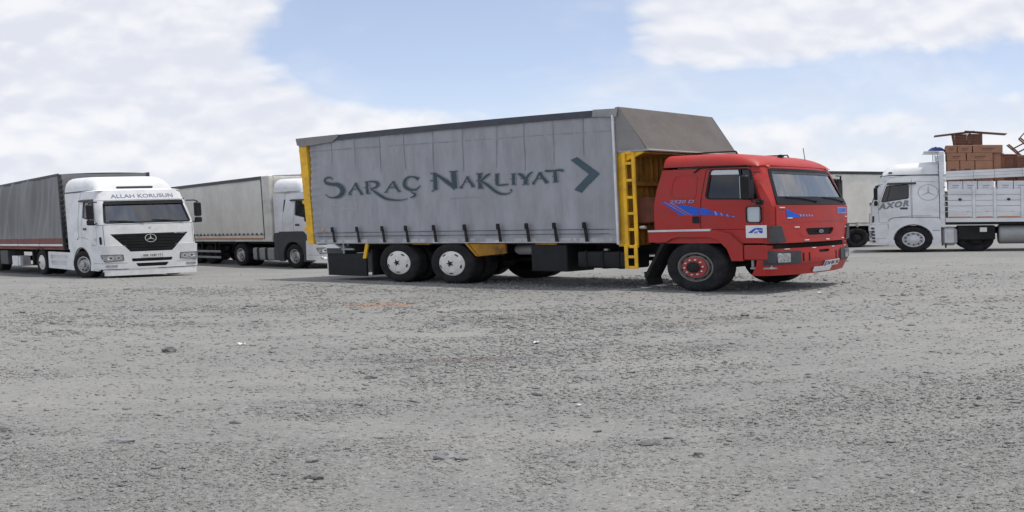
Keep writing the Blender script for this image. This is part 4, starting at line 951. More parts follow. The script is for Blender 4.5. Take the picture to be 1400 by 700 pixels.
        for u in (.42, .56): MB().patch(rect(sg * u - .012, sg * u + .012, .62, .80, .01), [], fb, .004, .008, .1).build('bumper_slit', CHS, bp, 0)
        for u in (.9, .3): MB().patch(rect(sg * u - .05, sg * u + .05, .882, .898), [], fb, .004, .006, .1).build('paint_chip', CREAM2, bp, 0)
    def plate(parent, fm, u0, u1, z0, z1, body, d, sl=0.0):
        p = MB().patch(rpoly([(u0, z0), (u1, z0 + sl), (u1, z1 + sl), (u0, z1)], .012), [], fm, .012, d, .2).build('number_plate', PLATE, parent, 0)
        MB().patch([(u0 + .006, z0 + .006), (u0 + .045, z0 + .006), (u0 + .045, z1 - .006), (u0 + .006, z1 - .006)], [], fm, 0, d + .003, .2).build('plate_band', BLUE, p, 0)
        writing(body, INK, p, fm, u0 + .07, u1 - .03, z0 + .025, z1 - .02, d + .003, .015, 0, sl); return p
    plate(bp, fb, -.02, .50, .475, .60, '34 BK 36', .03, .01)
    MB().patch(rpoly([(-.28, .375), (.27, .375), (.27, .485), (-.28, .485)], .04), [], fb, .01, .03, .1).build('blank_plate', PLATE, bp, 0)
    # roof
    def roof(x, y):
        a = max(0.0, (x - .30) / (1.0 + .11 * (1 - (y / 1.1) ** 2) - .30)); h = (.325 - .03 * max(0, x)) * (1 - min(1, a) ** 2.4) ** .6 if a < 1 else 0
        return 2.585 + h * (1 - abs(y / 1.102) ** 11) ** .5
    V = []; nx, ny = 30, 28
    for i in range(nx + 1):
        for j in range(ny + 1):
            y = 1.10 * math.sin(PI / 2 * (2 * j / ny - 1)); xm = 1.0 + .11 * (1 - (y / 1.1) ** 2) - .005; u = i / nx; u = 1 - (1 - u) ** 1.7
            xb = -.55; x = xb + (xm - xb) * u; V.append((x, y, roof(x, y)))
    F = [(i * (ny + 1) + j, (i + 1) * (ny + 1) + j, (i + 1) * (ny + 1) + j + 1, i * (ny + 1) + j + 1) for i in range(nx) for j in range(ny)]
    rf = MB().add(V, F).build('roof', RED, T, 50)
    bk = [(j_, roof(-.55, j_)) for j_ in np.linspace(-1.09, 1.09, 15)]
    V = []
    lv = [1.02, 1.5, 1.8, 2.2, 2.55]; xsb = [-.68, -.68, -.675, -.635, -.57]
    for z, xb in zip(lv, xsb):
        for y, _ in bk: V.append((xb, y * lerp(S.W, z) / 1.10, z))
    for y, z in bk: V.append((-.55, y, z - .002))
    F = [(i * 15 + j, i * 15 + j + 1, i * 15 + 16 + j, i * 15 + 15 + j) for i in range(5) for j in range(14)]
    MB().add(V, [q[::-1] for q in F]).build('back_panel', RED, T, 40)
    for y in (-.75, .75): MB().tube([(-.40, y, 2.90), (-.38, y, 2.945), (.45, y, 2.945), (.47, y, 2.88)], .016, 6).build('roof_bar', BLK, rf)
    MB().lathe([(.05, 0), (.045, .05), (.001, .065)], (.80, -.1, 2.83), 2, 1, 12).build('roof_beacon', BLK, rf)
    MB().tube([(.86, .55, 2.72), (.80, .60, 3.08)], .006, 5).build('aerial', BLK, rf)
    for u in (-1.0, 1.0): MB().lathe([(.035, 0), (.03, .02), (.001, .03)], fr(u * .9, 2.585, .01), 2, 1, 10).build('marker_lamp', AMB, rf)
    # inside the cab
    MB().box(-.6, 1.0, -1.1, 1.1, 1.03, 1.10).build('cab_floor', TRIM, T)
    MB().box(.72, 1.10, -1.0, 1.0, 1.55, 1.84, .06).build('dashboard', TRIM, T)
    MB().box(-.46, -.43, -1.0, 1.0, 1.11, 2.60, .01).build('cab_lining', LINING, T)
    MB().box(-.42, .70, -.95, .95, 2.60, 2.63, .01).build('headlining', LINING, T)
    for y in (-.62, .62):
        st = MB().box(-.25, .28, y - .26, y + .26, 1.30, 1.52, .06).build('seat', SEAT, T); MB().box(-.33, -.18, y - .25, y + .25, 1.525, 2.18, .06).build('backrest', SEAT, st); MB().box(-.32, -.22, y - .13, y + .13, 2.185, 2.38, .04).build('headrest', SEAT, st)
    th = [(.62 - .0 + .11 * math.sin(a) * .5, .62 + .23 * math.cos(a), 1.90 + .20 * math.sin(a)) for a in np.linspace(0, 2 * PI, 25)]
    MB().tube(th, .016, 6, False).build('steering_wheel', BLK, T)
    MB().patch(rect(-.30, .02, 1.96, 2.10), [], fr, .004, -.05, .2).build('paper_card', DECALW, T, 0)
    MB().patch(rect(-.72, -.40, 2.06, 2.14), [], fr, .004, -.06, .2).build('paper_card', mat('faded_red_card', (.5, .16, .14), .6), T, 0)
    # wipers
    for a, b in ((-.15, -.85), (.85, .15)):
        w_ = MB().tube([fr(a, 1.87, .03), fr((a + b) / 2, 1.93, .035), fr(b, 1.95, .03)], .011, 6).build('wiper', BLK, T); MB().tube([fr(a, 1.84, .02), fr(a, 1.88, .04)], .02, 6).build('wiper_hub', BLK, w_)
    # mirrors
    for sg in (-1, 1):
        m = mirror_arm(T, .97, sg * 1.36, 1.90, 2.40, sg, .20, .13)
        MB().tube([(1.06, sg * 1.17, 2.46), (1.04, sg * 1.36, 2.46), (1.03, sg * 1.36, 2.30)], .014, 6).build('mirror_arm', BLK, m)
        MB().tube([(1.10, sg * 1.20, 1.86), (1.04, sg * 1.36, 1.86), (1.03, sg * 1.36, 1.96)], .016, 6).build('mirror_arm', BLK, m)
    MB().box(1.02, 1.13, -1.245, -1.205, 1.80, 1.90, .01).build('mirror_bracket', BLK, T)
    # --- fittings under the body
    tk = MB().prism(rpoly([(-1.20, .46), (-.62, .46), (-.62, .84), (-1.20, .84)], .07), 0, -2.12, -1.22).build('fuel_tank', BLK, T)
    for x in (-1.98, -1.66, -1.36): MB().prism(rpoly([(-1.212, .448), (-.61, .448), (-.61, .852), (-1.212, .852)], .075), 0, x - .025, x + .025).build('tank_strap', CHS, tk)
    MB().lathe([(.05, 0), (.05, .05), (.001, .055)], (-1.72, -1.0, .84), 2, 1, 12).build('filler_cap', STL, tk)
    MB().box(-3.06, -2.33, -1.22, -.55, .37, .985, .015).build('tool_box', BLK, T)
    MB().lathe([(.001, 0), (.10, .02), (.13, .06), (.13, .60), (.10, .64), (.001, .66)], (-3.72, -.80, .86), 0, 1, 20).build('air_tank', GALV, T)
    for sg in (-1, 1):
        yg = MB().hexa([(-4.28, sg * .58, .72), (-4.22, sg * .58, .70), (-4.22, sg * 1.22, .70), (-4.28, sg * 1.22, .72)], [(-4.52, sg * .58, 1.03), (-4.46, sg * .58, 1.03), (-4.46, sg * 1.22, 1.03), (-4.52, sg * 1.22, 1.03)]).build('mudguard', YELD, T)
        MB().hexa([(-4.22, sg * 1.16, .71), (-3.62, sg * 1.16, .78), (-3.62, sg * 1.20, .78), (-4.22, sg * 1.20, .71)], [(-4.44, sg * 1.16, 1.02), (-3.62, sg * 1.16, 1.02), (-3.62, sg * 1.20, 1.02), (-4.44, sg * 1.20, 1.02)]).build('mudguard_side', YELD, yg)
        MB().box(-6.98, -6.94, sg * .60, sg * 1.20, .16, .86, .01).build('mud_flap', BLK, T)
        MB().hexa([(-7.20, sg * 1.18, .62), (-7.12, sg * 1.18, .62), (-7.12, sg * 1.21, .62), (-7.20, sg * 1.21, .62)], [(-7.10, sg * 1.18, 1.03), (-7.02, sg * 1.18, 1.03), (-7.02, sg * 1.21, 1.03), (-7.10, sg * 1.21, 1.03)]).build('flap_bracket', YEL, T)
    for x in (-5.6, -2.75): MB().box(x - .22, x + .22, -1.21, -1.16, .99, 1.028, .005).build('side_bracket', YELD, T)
    MB().box(-8.28, -7.12, -1.20, -1.15, .13, .74, .012).build('skirt_flap', BLK, T)
    MB().box(-8.30, -8.24, -1.20, 1.20, .13, .72, .012).build('rear_flap', WHT2, T)
    MB().box(-8.26, -7.78, -1.22, -.85, .742, .90, .012).build('lamp_box_base', DGR, T)
    MB().hexa([(-8.28, -1.22, .902), (-7.84, -1.22, .902), (-7.84, -.95, .902), (-8.28, -.95, .902)], [(-8.22, -1.22, 1.02), (-8.0, -1.22, 1.02), (-8.0, -.95, 1.02), (-8.22, -.95, 1.02)]).build('lamp_box', WHT, T)
    MB().tube([(-7.74, -1.21, .75), (-7.74, -1.21, 1.02)], .022, 8).build('drop_bar', GALV, T)
    MB().tube([(-7.80, -1.2, .87), (-7.45, -1.2, .87)], .028, 8).build('side_bar', GALV, T)
    # rope and hooks under the floor make the underside read as machinery
    for x in (-3.3, -2.2): MB().box(x - .3, x + .3, -.36, .36, .55, .76, .03).build('gearbox', CHS, T)
    MB().tube([(-4.7, 0, .55), (-.8, 0, .62)], .05, 8).build('drive_shaft', CHS, T)
    MB().box(-.5, 1.0, -.45, .45, .55, 1.01, .05).build('engine', CHS, T)
    return T
red_truck()

# ------------------------------------------------------------------ white tractor units and lorry cabs
AX = Skin([(.30, 1.32), (1.15, 1.36), (1.9, 1.33), (2.74, 1.06), (3.12, .93)], [(.3, 1.215), (1.2, 1.225), (2.0, 1.215), (2.74, 1.14), (3.12, 1.08)], .20, .05)
def star_badge(parent, fm, u, v, r, d, m_, ringw=.10, name='badge'):
    ring = [(u + r * math.cos(a), v + r * math.sin(a)) for a in np.linspace(0, 2 * PI, 40, False)]; inner = [(u + r * (1 - ringw) * math.cos(a), v + r * (1 - ringw) * math.sin(a)) for a in np.linspace(0, 2 * PI, 40, False)]
    mb = MB(); mb.patch(ring, [inner], fm, 0, d, r * .4)
    for k in range(3):
        a = PI / 2 + k * 2 * PI / 3; ca_, sa_ = math.cos(a), math.sin(a); w0 = r * ringw * .95
        mb.patch([(u + r * .96 * ca_, v + r * .96 * sa_), (u - sa_ * w0, v + ca_ * w0), (u + sa_ * w0, v - ca_ * w0)], [], fm, 0, d, r)
    return mb.build(name, m_, parent, 0)
def euro_cab(T, cb, S=AX, pane=None, roof_h=((.5, .30), (-.85, .54)), dark_wing=False, front_wheel='dark', visor_dark=False, big_grille=True, steer=0.0, Rr=.5, mirror_mat=BLK, sides=(-1, 1)):
    fr = S.front
    win = rpoly([(.14, 2.20), (.98, 2.04), (.80, 2.68), (.13, 2.74)], [.05, .07, .06, .06])
    out = [(cb, 1.12), (S.xcorner(1.12), 1.12), (S.xcorner(1.9), 1.9), (S.xcorner(2.74), 2.74), (S.xcorner(3.1), 3.1), (cb, 3.1)]
    for sg in (-1, 1):
        wheel(T, 0, sg * 1.225, sg, Rr, .30, front_wheel, steer)
        f = S.side(sg)
        pn = MB().patch(out, [win], f, .03, 0, .16).build('side_panel', WHT, T, 40)
        door = rpoly([(.04, 1.20), (1.08, 1.20), (1.10, 1.92), (.84, 2.76), (.06, 2.82)], .06)
        MB().patch(door, [grow(door, -.009)], f, 0, .0025, .2).build('door_gap', DGR, pn, 0)
        MB().patch(grow(win, .022), [grow(win, -.002)], f, .012, .009, .15).build('window_rubber', BLK, pn, 40)
        MB().patch(win, [], f, .005, -.010, .2).build('window', SIDEG, pn, 40)
        MB().patch([(.80, 2.08), (.825, 2.075), (.70, 2.69), (.675, 2.695)], [], f, .01, .008, .2).build('window_bar', BLK, pn, 40)
        MB().patch(rect(.16, .40, 1.74, 1.82, .015), [], f, .015, .010, .2).build('door_handle', DGR, pn, 40)
        if not visor_dark: pass
        MB().hexa([(-.12, sg * 1.13, 2.80), (.80, sg * 1.13, 2.78), (.80, sg * 1.19, 2.74), (-.12, sg * 1.19, 2.76)], [(-.12, sg * 1.12, 2.85), (.78, sg * 1.12, 2.83), (.78, sg * 1.20, 2.80), (-.12, sg * 1.20, 2.82)]).build('rain_deflector', DGR if visor_dark or True else WHT, pn)
        # wing with round arch
        wm = DGR if dark_wing else WHT
        fen = lambda x, z, d=0.0: (x, sg * (1.228 + d), z)
        top = 1.52 if dark_wing else 1.40
        ol = [(-.88, .28), (-.88, top - .12), (-.80, top)] + [(.60, top), (.78, top - .14), (.80, .30), (.58, .30)] + arc_pts(0, .5, .60, R(-19), R(199), 16) + [(-.58, .28)]
        wg = MB().patch(ol[::-1], [], fen, .05, .016, .14).build('mudguard', wm, T, 40)
        mb = MB(); P = arc_pts(0, .5, .605, R(-15), R(195), 18); V = []
        for (x, z) in P: V += [(x, sg * .80, z), (x, sg * 1.235, z)]
        MB().add(V, [(2 * i, 2 * i + 1, 2 * i + 3, 2 * i + 2) for i in range(len(P) - 1)]).build('wheel_arch', CHS, wg)
        P = arc_pts(0, .5, .615, R(0), R(180), 16); s_ = MB(); stroke(s_, [(x, z, .034) for x, z in P], fen, .020); s_.build('arch_lip', DGR, wg, 0)
        if not dark_wing:
            s_ = MB(); stroke(s_, [(.74, 1.16, .016), (.50, 1.40, .016), (.10, 1.47, .016), (-.60, 1.47, .014)], f, .006); s_.build('wing_crease', GREYL, pn, 0)
        # steps in front of the wheel
        stp = MB().patch(rpoly([(.815, .30), (1.12, .30), (1.12, 1.14), (.815, 1.14)], .03), [], fen, .05, .010, .15).build('step_panel', wm, T, 40)
        for z in (.46, .74): MB().patch(rect(.85, 1.09, z, z + .15, .03), [], fen, .004, .014, .2).build('step_recess', CHS, stp, 0)
        MB().patch(rect(.82, 1.14, .87, .90), [], fen, .01, .018, .2).build('step_edge', BLK, stp, 0)
    # front
    smf = lambda z: S.smax(S.xcorner(z) - .001, z)
    scr = rpoly([(-1.09, 1.95), (1.09, 1.95), (.99, 2.70), (-.99, 2.70)], [.08, .08, .10, .10], 5)
    zs = [1.90, 2.2, 2.5, 2.74, 3.1]
    sur = [(smf(z), z) for z in zs] + [(-smf(z), z) for z in zs[::-1]]
    fs = MB().patch(sur, [scr], fr, .03, 0, .14).build('front_panel', WHT, T, 40)
    MB().patch(grow(scr, .012), [grow(scr, -.04)], fr, .012, .010, .14).build('windscreen_rubber', BLK, fs, 40)
    MB().patch(grow(scr, -.035), [], fr, .006, -.006, .22).build('windscreen', pane or WINDS, T, 60)
    MB().patch([(-1.0, 2.60), (1.0, 2.60), (.985, 2.73), (-.985, 2.73)], [], fr, .02, .06, .15).build('sun_visor', BLK, T, 40)
    gl = rpoly([(-.62, 1.152), (.62, 1.152), (1.00, 1.56), (.98, 1.60), (-.98, 1.60), (-1.00, 1.56)], 0)
    zs = [1.152, 1.5, 1.895]
    low = [(smf(z), z) for z in zs] + [(-smf(z), z) for z in zs[::-1]]
    MB().patch(low, [grow(gl, .001) if False else [(-.685, 1.158), (.685, 1.158), (.985, 1.57), (-.985, 1.57)]], fr, .03, .004, .14).build('bonnet', WHT, T, 40)
    # bumper with the grille's lower point cut out
    sb = 1.02 + .314 + .36
    bo = [(-sb, .36), (sb, .36), (sb, 1.145), (.675, 1.145), (.535, .945), (-.535, .945), (-.675, 1.145), (-sb, 1.145)]
    h1 = rpoly([(-.50, .60), (.50, .60), (.52, .71), (-.52, .71)], .03); h2 = rpoly([(-.36, .42), (.36, .42), (.42, .54), (-.42, .54)], .03)
    bp = MB().patch(bo, [h1, h2], fr, .05, .045, .14).build('bumper', WHT, T, 40)
    MB().patch([(-.60, .38), (.60, .38), (.60, .73), (-.60, .73)], [], fr, .01, -.01, .2).build('bumper_mesh', BLK, bp, 40)
    for sg in (-1, 1):
        hl = MB().patch(rpoly([(sg * .72, .66), (sg * 1.12, .62), (sg * 1.20, .84), (sg * .74, .84)], .04), [], fr, .02, .055, .1).build('headlight', LAMP, bp, 40)
        MB().patch(rpoly([(sg * .70, .645), (sg * 1.14, .60), (sg * 1.225, .86), (sg * .72, .86)], .04), [rpoly([(sg * .72, .66), (sg * 1.12, .62), (sg * 1.20, .84), (sg * .74, .84)], .04)], fr, .01, .056, .1).build('headlight_rim', DGR, hl, 40)
        MB().patch(rpoly([(sg * .86, .43), (sg * 1.12, .42), (sg * 1.12, .50), (sg * .86, .51)], .03), [], fr, .02, .054, .1).build('fog_light', LAMP, bp, 40)
        MB().patch(rect(sg * 1.22 - .03, sg * 1.22 + .03, 1.22, 1.48, .02), [], fr, .01, .012, .1).build('air_slot', BLK, T, 40)
    gr_ = MB().patch([(-.53, .95), (.53, .95), (.995, 1.575), (-.995, 1.575)], [], fr, .02, -.02, .15).build('grille', BLK, T, 40)
    for k in range(6):
        z = 1.00 + k * .10; hw = .53 + (z - .95) / .625 * .465 - .02
        MB().patch(rect(-hw, hw, z, z + .06), [], fr, .03, .012, .15).build('grille_slat', BLK if big_grille else DGR, gr_, 0)
    MB().box(.9, 1.26, -1.0, 1.0, .5, 1.1, .03).build('radiator', CHS, T)
    for P in ([(-1.30, 1.898, .014), (0, 1.902, .014), (1.30, 1.898, .014)], [(-1.13, 1.88, .010), (-1.13, 1.5, .010), (-1.13, 1.17, .010)], [(1.13, 1.88, .010), (1.13, 1.5, .010), (1.13, 1.17, .010)], [(-1.2, 2.755, .010), (0, 2.76, .010), (1.2, 2.755, .010)]):
        s_ = MB(); stroke(s_, P, fr, .007); s_.build('panel_gap', DGR, T, 0)
    for sg in (-1, 1): s_ = MB(); stroke(s_, [(sg * .62, .555, .012), (sg * 1.0, .56, .012), (sg * 1.6, .575, .012)], fr, .049); s_.build('bumper_groove', GREYL, bp, 0)
    for sg in (-1, 1):
        for u, rr_ in ((.84, .070), (1.02, .075)):
            c = [(sg * u + rr_ * math.cos(a), .745 + rr_ * math.sin(a)) for a in np.linspace(0, 2 * PI, 18, False)]
            rf_ = MB().patch(c, [], fr, .004, .058, .1).build('reflector', CHROME, bp, 0); MB().patch([(sg * u + (x - sg * u) * .4, .745 + (z - .745) * .4) for x, z in c], [], fr, .003, .061, .1).build('bulb', DGR, rf_, 0)
        MB().patch(rpoly([(sg * 1.13, .66), (sg * 1.19, .68), (sg * 1.21, .83), (sg * 1.14, .83)], .01), [], fr, .004, .058, .1).build('indicator', LAMP, bp, 0)
    # roof
    def roof(x, y):
        xm = .93 + .05 * (1 - (y / 1.08) ** 2); a = max(0.0, (x - .35) / (xm - .35)); h = lerp([(-roof_h[0][0], roof_h[0][1]), (-roof_h[1][0], roof_h[1][1])], -x) * ((1 - min(1, a) ** 2.2) ** .6 if a < 1 else 0)
        return 3.095 + h * (1 - abs(y / 1.081) ** 5) ** .5
    V = []; nx, ny = 26, 24
    for i in range(nx + 1):
        for j in range(ny + 1):
            y = 1.079 * math.sin(PI / 2 * (2 * j / ny - 1)); xm = .93 + .05 * (1 - (y / 1.08) ** 2) - .004; u = 1 - (1 - i / nx) ** 1.7; x = cb + (xm - cb) * u; V.append((x, y, roof(x, y)))
    rf = MB().add(V, [(i * (ny + 1) + j, (i + 1) * (ny + 1) + j, (i + 1) * (ny + 1) + j + 1, i * (ny + 1) + j + 1) for i in range(nx) for j in range(ny)]).build('roof', WHT, T, 50)
    V = [];
    for z in (1.12, 2.0, 2.74, 3.09):
        for j in range(ny + 1): V.append((cb, math.sin(PI / 2 * (2 * j / ny - 1)) * lerp(S.W, z), z))
    for j in range(ny + 1):
        y = 1.079 * math.sin(PI / 2 * (2 * j / ny - 1)); V.append((cb, y, roof(cb, y)))
    MB().add(V, [(i * (ny + 1) + j + 1, i * (ny + 1) + j, (i + 1) * (ny + 1) + j, (i + 1) * (ny + 1) + j + 1) for i in range(4) for j in range(ny)]).build('back_panel', WHT, T, 40)
    # inside
    MB().box(cb + .05, 1.1, -1.1, 1.1, 1.13, 1.2).build('cab_floor', TRIM, T); MB().box(.70, 1.14, -1.0, 1.0, 1.62, 1.93, .06).build('dashboard', TRIM, T)
    for y in (-.6, .6):
        st = MB().box(-.2, .3, y - .26, y + .26, 1.45, 1.68, .06).build('seat', SEAT, T); MB().box(-.28, -.14, y - .25, y + .25, 1.685, 2.40, .06).build('backrest', SEAT, st)
    for a, b in ((-.12, -.95), (.90, .10)):
        MB().tube([fr(a, 1.94, .03), fr((a + b) / 2, 2.02, .035), fr(b, 2.04, .03)], .012, 6).build('wiper', BLK, T)
    MB().tube([(.62 + .05 * math.sin(a), .6 + .23 * math.cos(a), 1.98 + .2 * math.sin(a)) for a in np.linspace(0, 2 * PI, 21)], .016, 6, False).build('steering_wheel', BLK, T)
    for sg in (-1, 1):
        m = mirror_arm(T, 1.16, sg * 1.37, 2.12, 2.62, sg, .17, .13, mirror_mat)
        MB().box(1.10, 1.22, sg * 1.37 - .085, sg * 1.37 + .085, 1.90, 2.09, .03).build('wide_mirror', mirror_mat, m)
        MB().tube([(1.02, sg * 1.14, 2.70), (1.12, sg * 1.31, 2.70), (1.16, sg * 1.37, 2.66), (1.16, sg * 1.37, 2.5)], .024, 6).build('mirror_arm', BLK, m)
        MB().tube([(1.12, sg * 1.20, 1.96), (1.15, sg * 1.30, 1.91), (1.16, sg * 1.37, 1.95)], .024, 6).build('mirror_arm', BLK, m)
    return bp, fs, rf
def deflector(T, x0, x1, zt, hw0, hw1, zb=3.10):
    """roof wind deflector: x0 rear, x1 front"""
    V = []; nx, ny = 18, 20
    for i in range(nx + 1):
        u = i / nx; x = x0 + (x1 - x0) * u; hw = hw0 + (hw1 - hw0) * u; h = (zt - zb) * (1 - u ** 5) ** .5 if u < 1 else .0
        h *= (.90 + .10 * (1 - u))
        for j in range(ny + 1):
            y = hw * math.sin(PI / 2 * (2 * j / ny - 1)); V.append((x, y, zb + .02 + h * (1 - abs(y / (hw + .001)) ** 10) ** .5))
    return MB().add(V, [(i * (ny + 1) + j, (i + 1) * (ny + 1) + j, (i + 1) * (ny + 1) + j + 1, i * (ny + 1) + j + 1) for i in range(nx) for j in range(ny)]).build('roof_deflector', WHT, T, 50)
def chassis(T, x0, x1):
    for sg in (-1, 1): MB().box(x0, x1, sg * .38, sg * .46, .72, .98, .01).build('chassis_rail', CHS, T)
    for x in np.arange(x0 + .3, x1 - .2, 1.1): MB().box(x - .06, x + .06, -.379, .379, .75, .95, .01).build('cross_member', CHS, T)
    MB().box(-.4, .9, -.45, .45, .55, 1.05, .05).build('engine', CHS, T)
def cloth_side(T, name, sg, x0, x1, zb, zt, y, m_, fold, nx=120, nz_=30):
    """hanging cloth with folds; zb, zt are functions of x"""
    V = []
    for j in range(nz_ + 1):
        for i in range(nx + 1):
            x = x0 + (x1 - x0) * i / nx; v = j / nz_; z = zb(x) + (zt(x) - zb(x)) * v; V.append((x, sg * (y + fold(x, v)), z))
    F = [(j * (nx + 1) + i, j * (nx + 1) + i + 1, (j + 1) * (nx + 1) + i + 1, (j + 1) * (nx + 1) + i) for j in range(nz_) for i in range(nx)]
    if sg > 0: F = [q[::-1] for q in F]
    return MB().add(V, F).build(name, m_, T, 70)
def trailer_roof(T, x0, x1, zt, hw, m_):
    V = []; n = 20
    for i in range(n + 1):
        x = x0 + (x1 - x0) * i / n
        for j in range(7): y = -hw + 2 * hw * j / 6; V.append((x, y, zt(x) + .04 * (1 - (y / hw) ** 2)))
    return MB().add(V, [(i * 7 + j, (i + 1) * 7 + j, (i + 1) * 7 + j + 1, i * 7 + j + 1) for i in range(n) for j in range(6)]).build('roof', m_, T, 60)
def trailer_gear(T, axles, x_legs, hw=1.22, Rr=.48):
    for x in axles:
        for sg in (-1, 1): wheel(T, x, sg * hw, sg, Rr, .36, 'dark')
        MB().tube([(x, -.9, Rr), (x, .9, Rr)], .08, 10).build('axle', CHS, T)
    for sg in (-1, 1):
        lg = MB().box(x_legs - .07, x_legs + .07, sg * .72, sg * .86, .35, 1.1, .01).build('landing_leg', CHS, T); MB().box(x_legs - .12, x_legs + .12, sg * .66, sg * .92, .30, .345, .01).build('leg_foot', CHS, lg)

# --- tractor unit with the slogan over its windscreen
def place(X, Y, a, sgn=1):
    """centre line origin from the near wheel's outer face at (X,Y)"""
    lx, ly = -math.sin(a), math.cos(a); cx, cy = X + lx * 1.225 * sgn, Y + ly * 1.225 * sgn
    return (cx, cy, gz(cx, cy))
def tractor_slogan():
    a = -.857; L = place(-10.09, 24.82, a)
    T = thing('tractor_unit', 'white tractor unit with ALLAH KORUSUN over its windscreen, facing the camera', 'truck', L, a)
    bp, fs, rf = euro_cab(T, -.25, pane=DARKG, roof_h=((.5, .10), (-.3, .16)), front_wheel='steel', steer=R(13))
    fr = AX.front
    writing('ALLAH KORUSUN', BLUEL, fs, fr, -.78, .80, 2.83, 2.965, .006, .015)
    star_badge(fs, fr, -.02, 1.40, .145, .060, SILVER, .12, 'grille_star'); star_badge(fs, fr, 0, 1.76, .035, .012, GREYL, .2)
    p = MB().patch(rect(-.27, .27, .735, .86, .01), [], fr, .012, .065, .2).build('number_plate', PLATE, bp, 0); writing('00K 1040 YT1', INK, p, fr, -.24, .25, .76, .84, .068, .012)
    writing('Mercedes', SILVER, fs, fr, .60, .88, 1.535, 1.57, .055, .01)
    lipm = MB().patch([(-1.16, .13), (1.16, .13), (1.16, .335), (-1.16, .335)], [], lambda u, z, d=0.0: AX.front(u, .4, d)[:2] + (z,), .03, .03, .15).build('front_lip', WHT, T, 40)
    for sg in (-1, 1): MB().box(1.0, 1.3, sg * .6 - .03, sg * .6 + .03, .20, .45, .01).build('lip_bracket', CHS, lipm)
    df = deflector(T, -1.08, .62, 3.70, 1.20, .98, 3.10)
    MB().box(.46, .64, -.45, .48, 3.20, 3.27, .02).build('roof_vent', DGR, df)
    for sg in (-1, 1):
        ff = lambda x, z, d=0.0: (x, sg * ((lerp(AX.W, z) - .005) * float(sstep(-1.0, -.28, x)) + 1.19 * (1 - float(sstep(-1.0, -.28, x))) + d), z)
        fz = lambda x, z, d=0.0: (x, sg * (1.19 + d), z)
        MB().patch(rpoly([(-1.08, 1.05), (-.90, 1.02), (-.62, 1.20), (-.20, 1.5), (-.20, 3.12), (-1.08, 3.12)], .03), [], ff, .03, .02, .15).build('side_fairing', WHT, T, 40)
        sk = MB().patch(rpoly([(-2.86, .30), (-.95, .28), (-.90, .93), (-2.84, .95)], .04), [rpoly([(-2.60, .42), (-1.35, .42), (-1.25, .60), (-2.62, .60)], .03), rpoly([(-2.62, .66), (-1.25, .66), (-1.15, .82), (-2.64, .82)], .03)], fz, .04, .03, .3).build('side_skirt', WHT, T, 40)
        MB().patch(rpoly([(-2.70, .38), (-1.1, .38), (-1.05, .86), (-2.70, .86)], .03), [], fz, .01, .0, .3).build('skirt_recess', ALU, sk, 0)
        if sg < 0: star_badge(sk, fz, 1.02, 1.40, .05, .05, GREYL, .2)
        P = arc_pts(-3.51, .5, .58, R(5), R(175), 16); V = []
        for (x, z) in P: V += [(x, sg * .62, z), (x, sg * 1.24, z), (x, sg * 1.24, z + .02), (x, sg * .62, z + .02)]
        MB().add(V, [(i * 4 + k, i * 4 + (k + 1) % 4, i * 4 + 4 + (k + 1) % 4, i * 4 + 4 + k) for i in range(len(P) - 1) for k in range(4)]).build('mudguard', BLK, T)
    duals(T, -3.51, 1.225, .5, 'white'); chassis(T, -4.4, 1.0)
    MB().lathe([(.01, 0), (.5, .0), (.55, .04), (.5, .08), (.01, .08)], (-3.3, 0, 1.0), 2, 1, 24).build('fifth_wheel', CHS, T)
    # its trailer
    T2 = thing('curtain_trailer', 'charcoal tarpaulin trailer with red side boards behind the slogan tractor', 'trailer', L, a)
    zb = lambda x: 1.46; zt = lambda x: 3.90 - .0 * x
    def fold(x, v):
        k = .16 * noise.noise(Vector((x * 1.3 - v * 1.1, v * .4, 1))) + .15 * noise.noise(Vector((x * 3.2 - v * 2.3, v * .6, 2)))
        return k * (.25 + .75 * math.sin(PI * min(1, v * 1.05)) ** .7) * (.08 + .92 * float(sstep(-1.44, -2.3, x)))
    for sg in (-1, 1):
        cloth_side(T2, 'tarpaulin', sg, -14.2, -1.44, zb, zt, 1.235, DARKT, fold, 200, 30)
        MB().box(-14.2, -1.40, sg * 1.20, sg * 1.262, 3.84, 3.93, .01).build('roof_edge', NAVY, T2)
        n = 6
        for i in range(n):
            xa = -14.15 + (12.75) / n * i; bd = MB().box(xa + .012, xa + 12.75 / n - .012, sg * 1.20, sg * 1.245, 1.12, 1.47, .008).build('side_board', BOARDR, T2)
            MB().box(xa + .02, xa + 12.75 / n - .03, sg * 1.246, sg * 1.250, 1.17, 1.24, .001).build('white_stripe', WHT2, bd)
        MB().box(-14.15, -1.40, sg * 1.10, sg * 1.215, 1.02, 1.115, .01).build('side_rail', RUST, T2)
        MB().box(-1.46, -1.38, sg * 1.16, sg * 1.25, 1.05, 3.9, .01).build('corner_post', DGR, T2)
        for z in np.arange(1.6, 3.8, .2): MB().box(-1.405, -1.370, sg * 1.14, sg * 1.255, z, z + .11, .005).build('lacing_strap', DGR, T2)
    cloth_side(T2, 'tarpaulin', -1, -1.2, 1.2, zb, zt, 1.40, DARKT, lambda x, v: 0, 8, 8).rotation_euler = (0, 0, R(-90))
    trailer_roof(T2, -14.2, -1.42, zt, 1.22, DARKT); MB().box(-14.1, -1.45, -1.09, 1.09, 1.0, 1.11).build('floor', CHS, T2)
    for sg in (-1, 1): MB().box(-14, -2.2, sg * .42, sg * .52, .85, .998, .01).build('chassis_rail', CHS, T2)
    MB().box(-14.2, -14.14, -1.2, 1.2, 1.02, 3.9, .01).build('rear_door', DARKT, T2)
    trailer_gear(T2, (-8.3, -9.6, -10.9), -5.55)
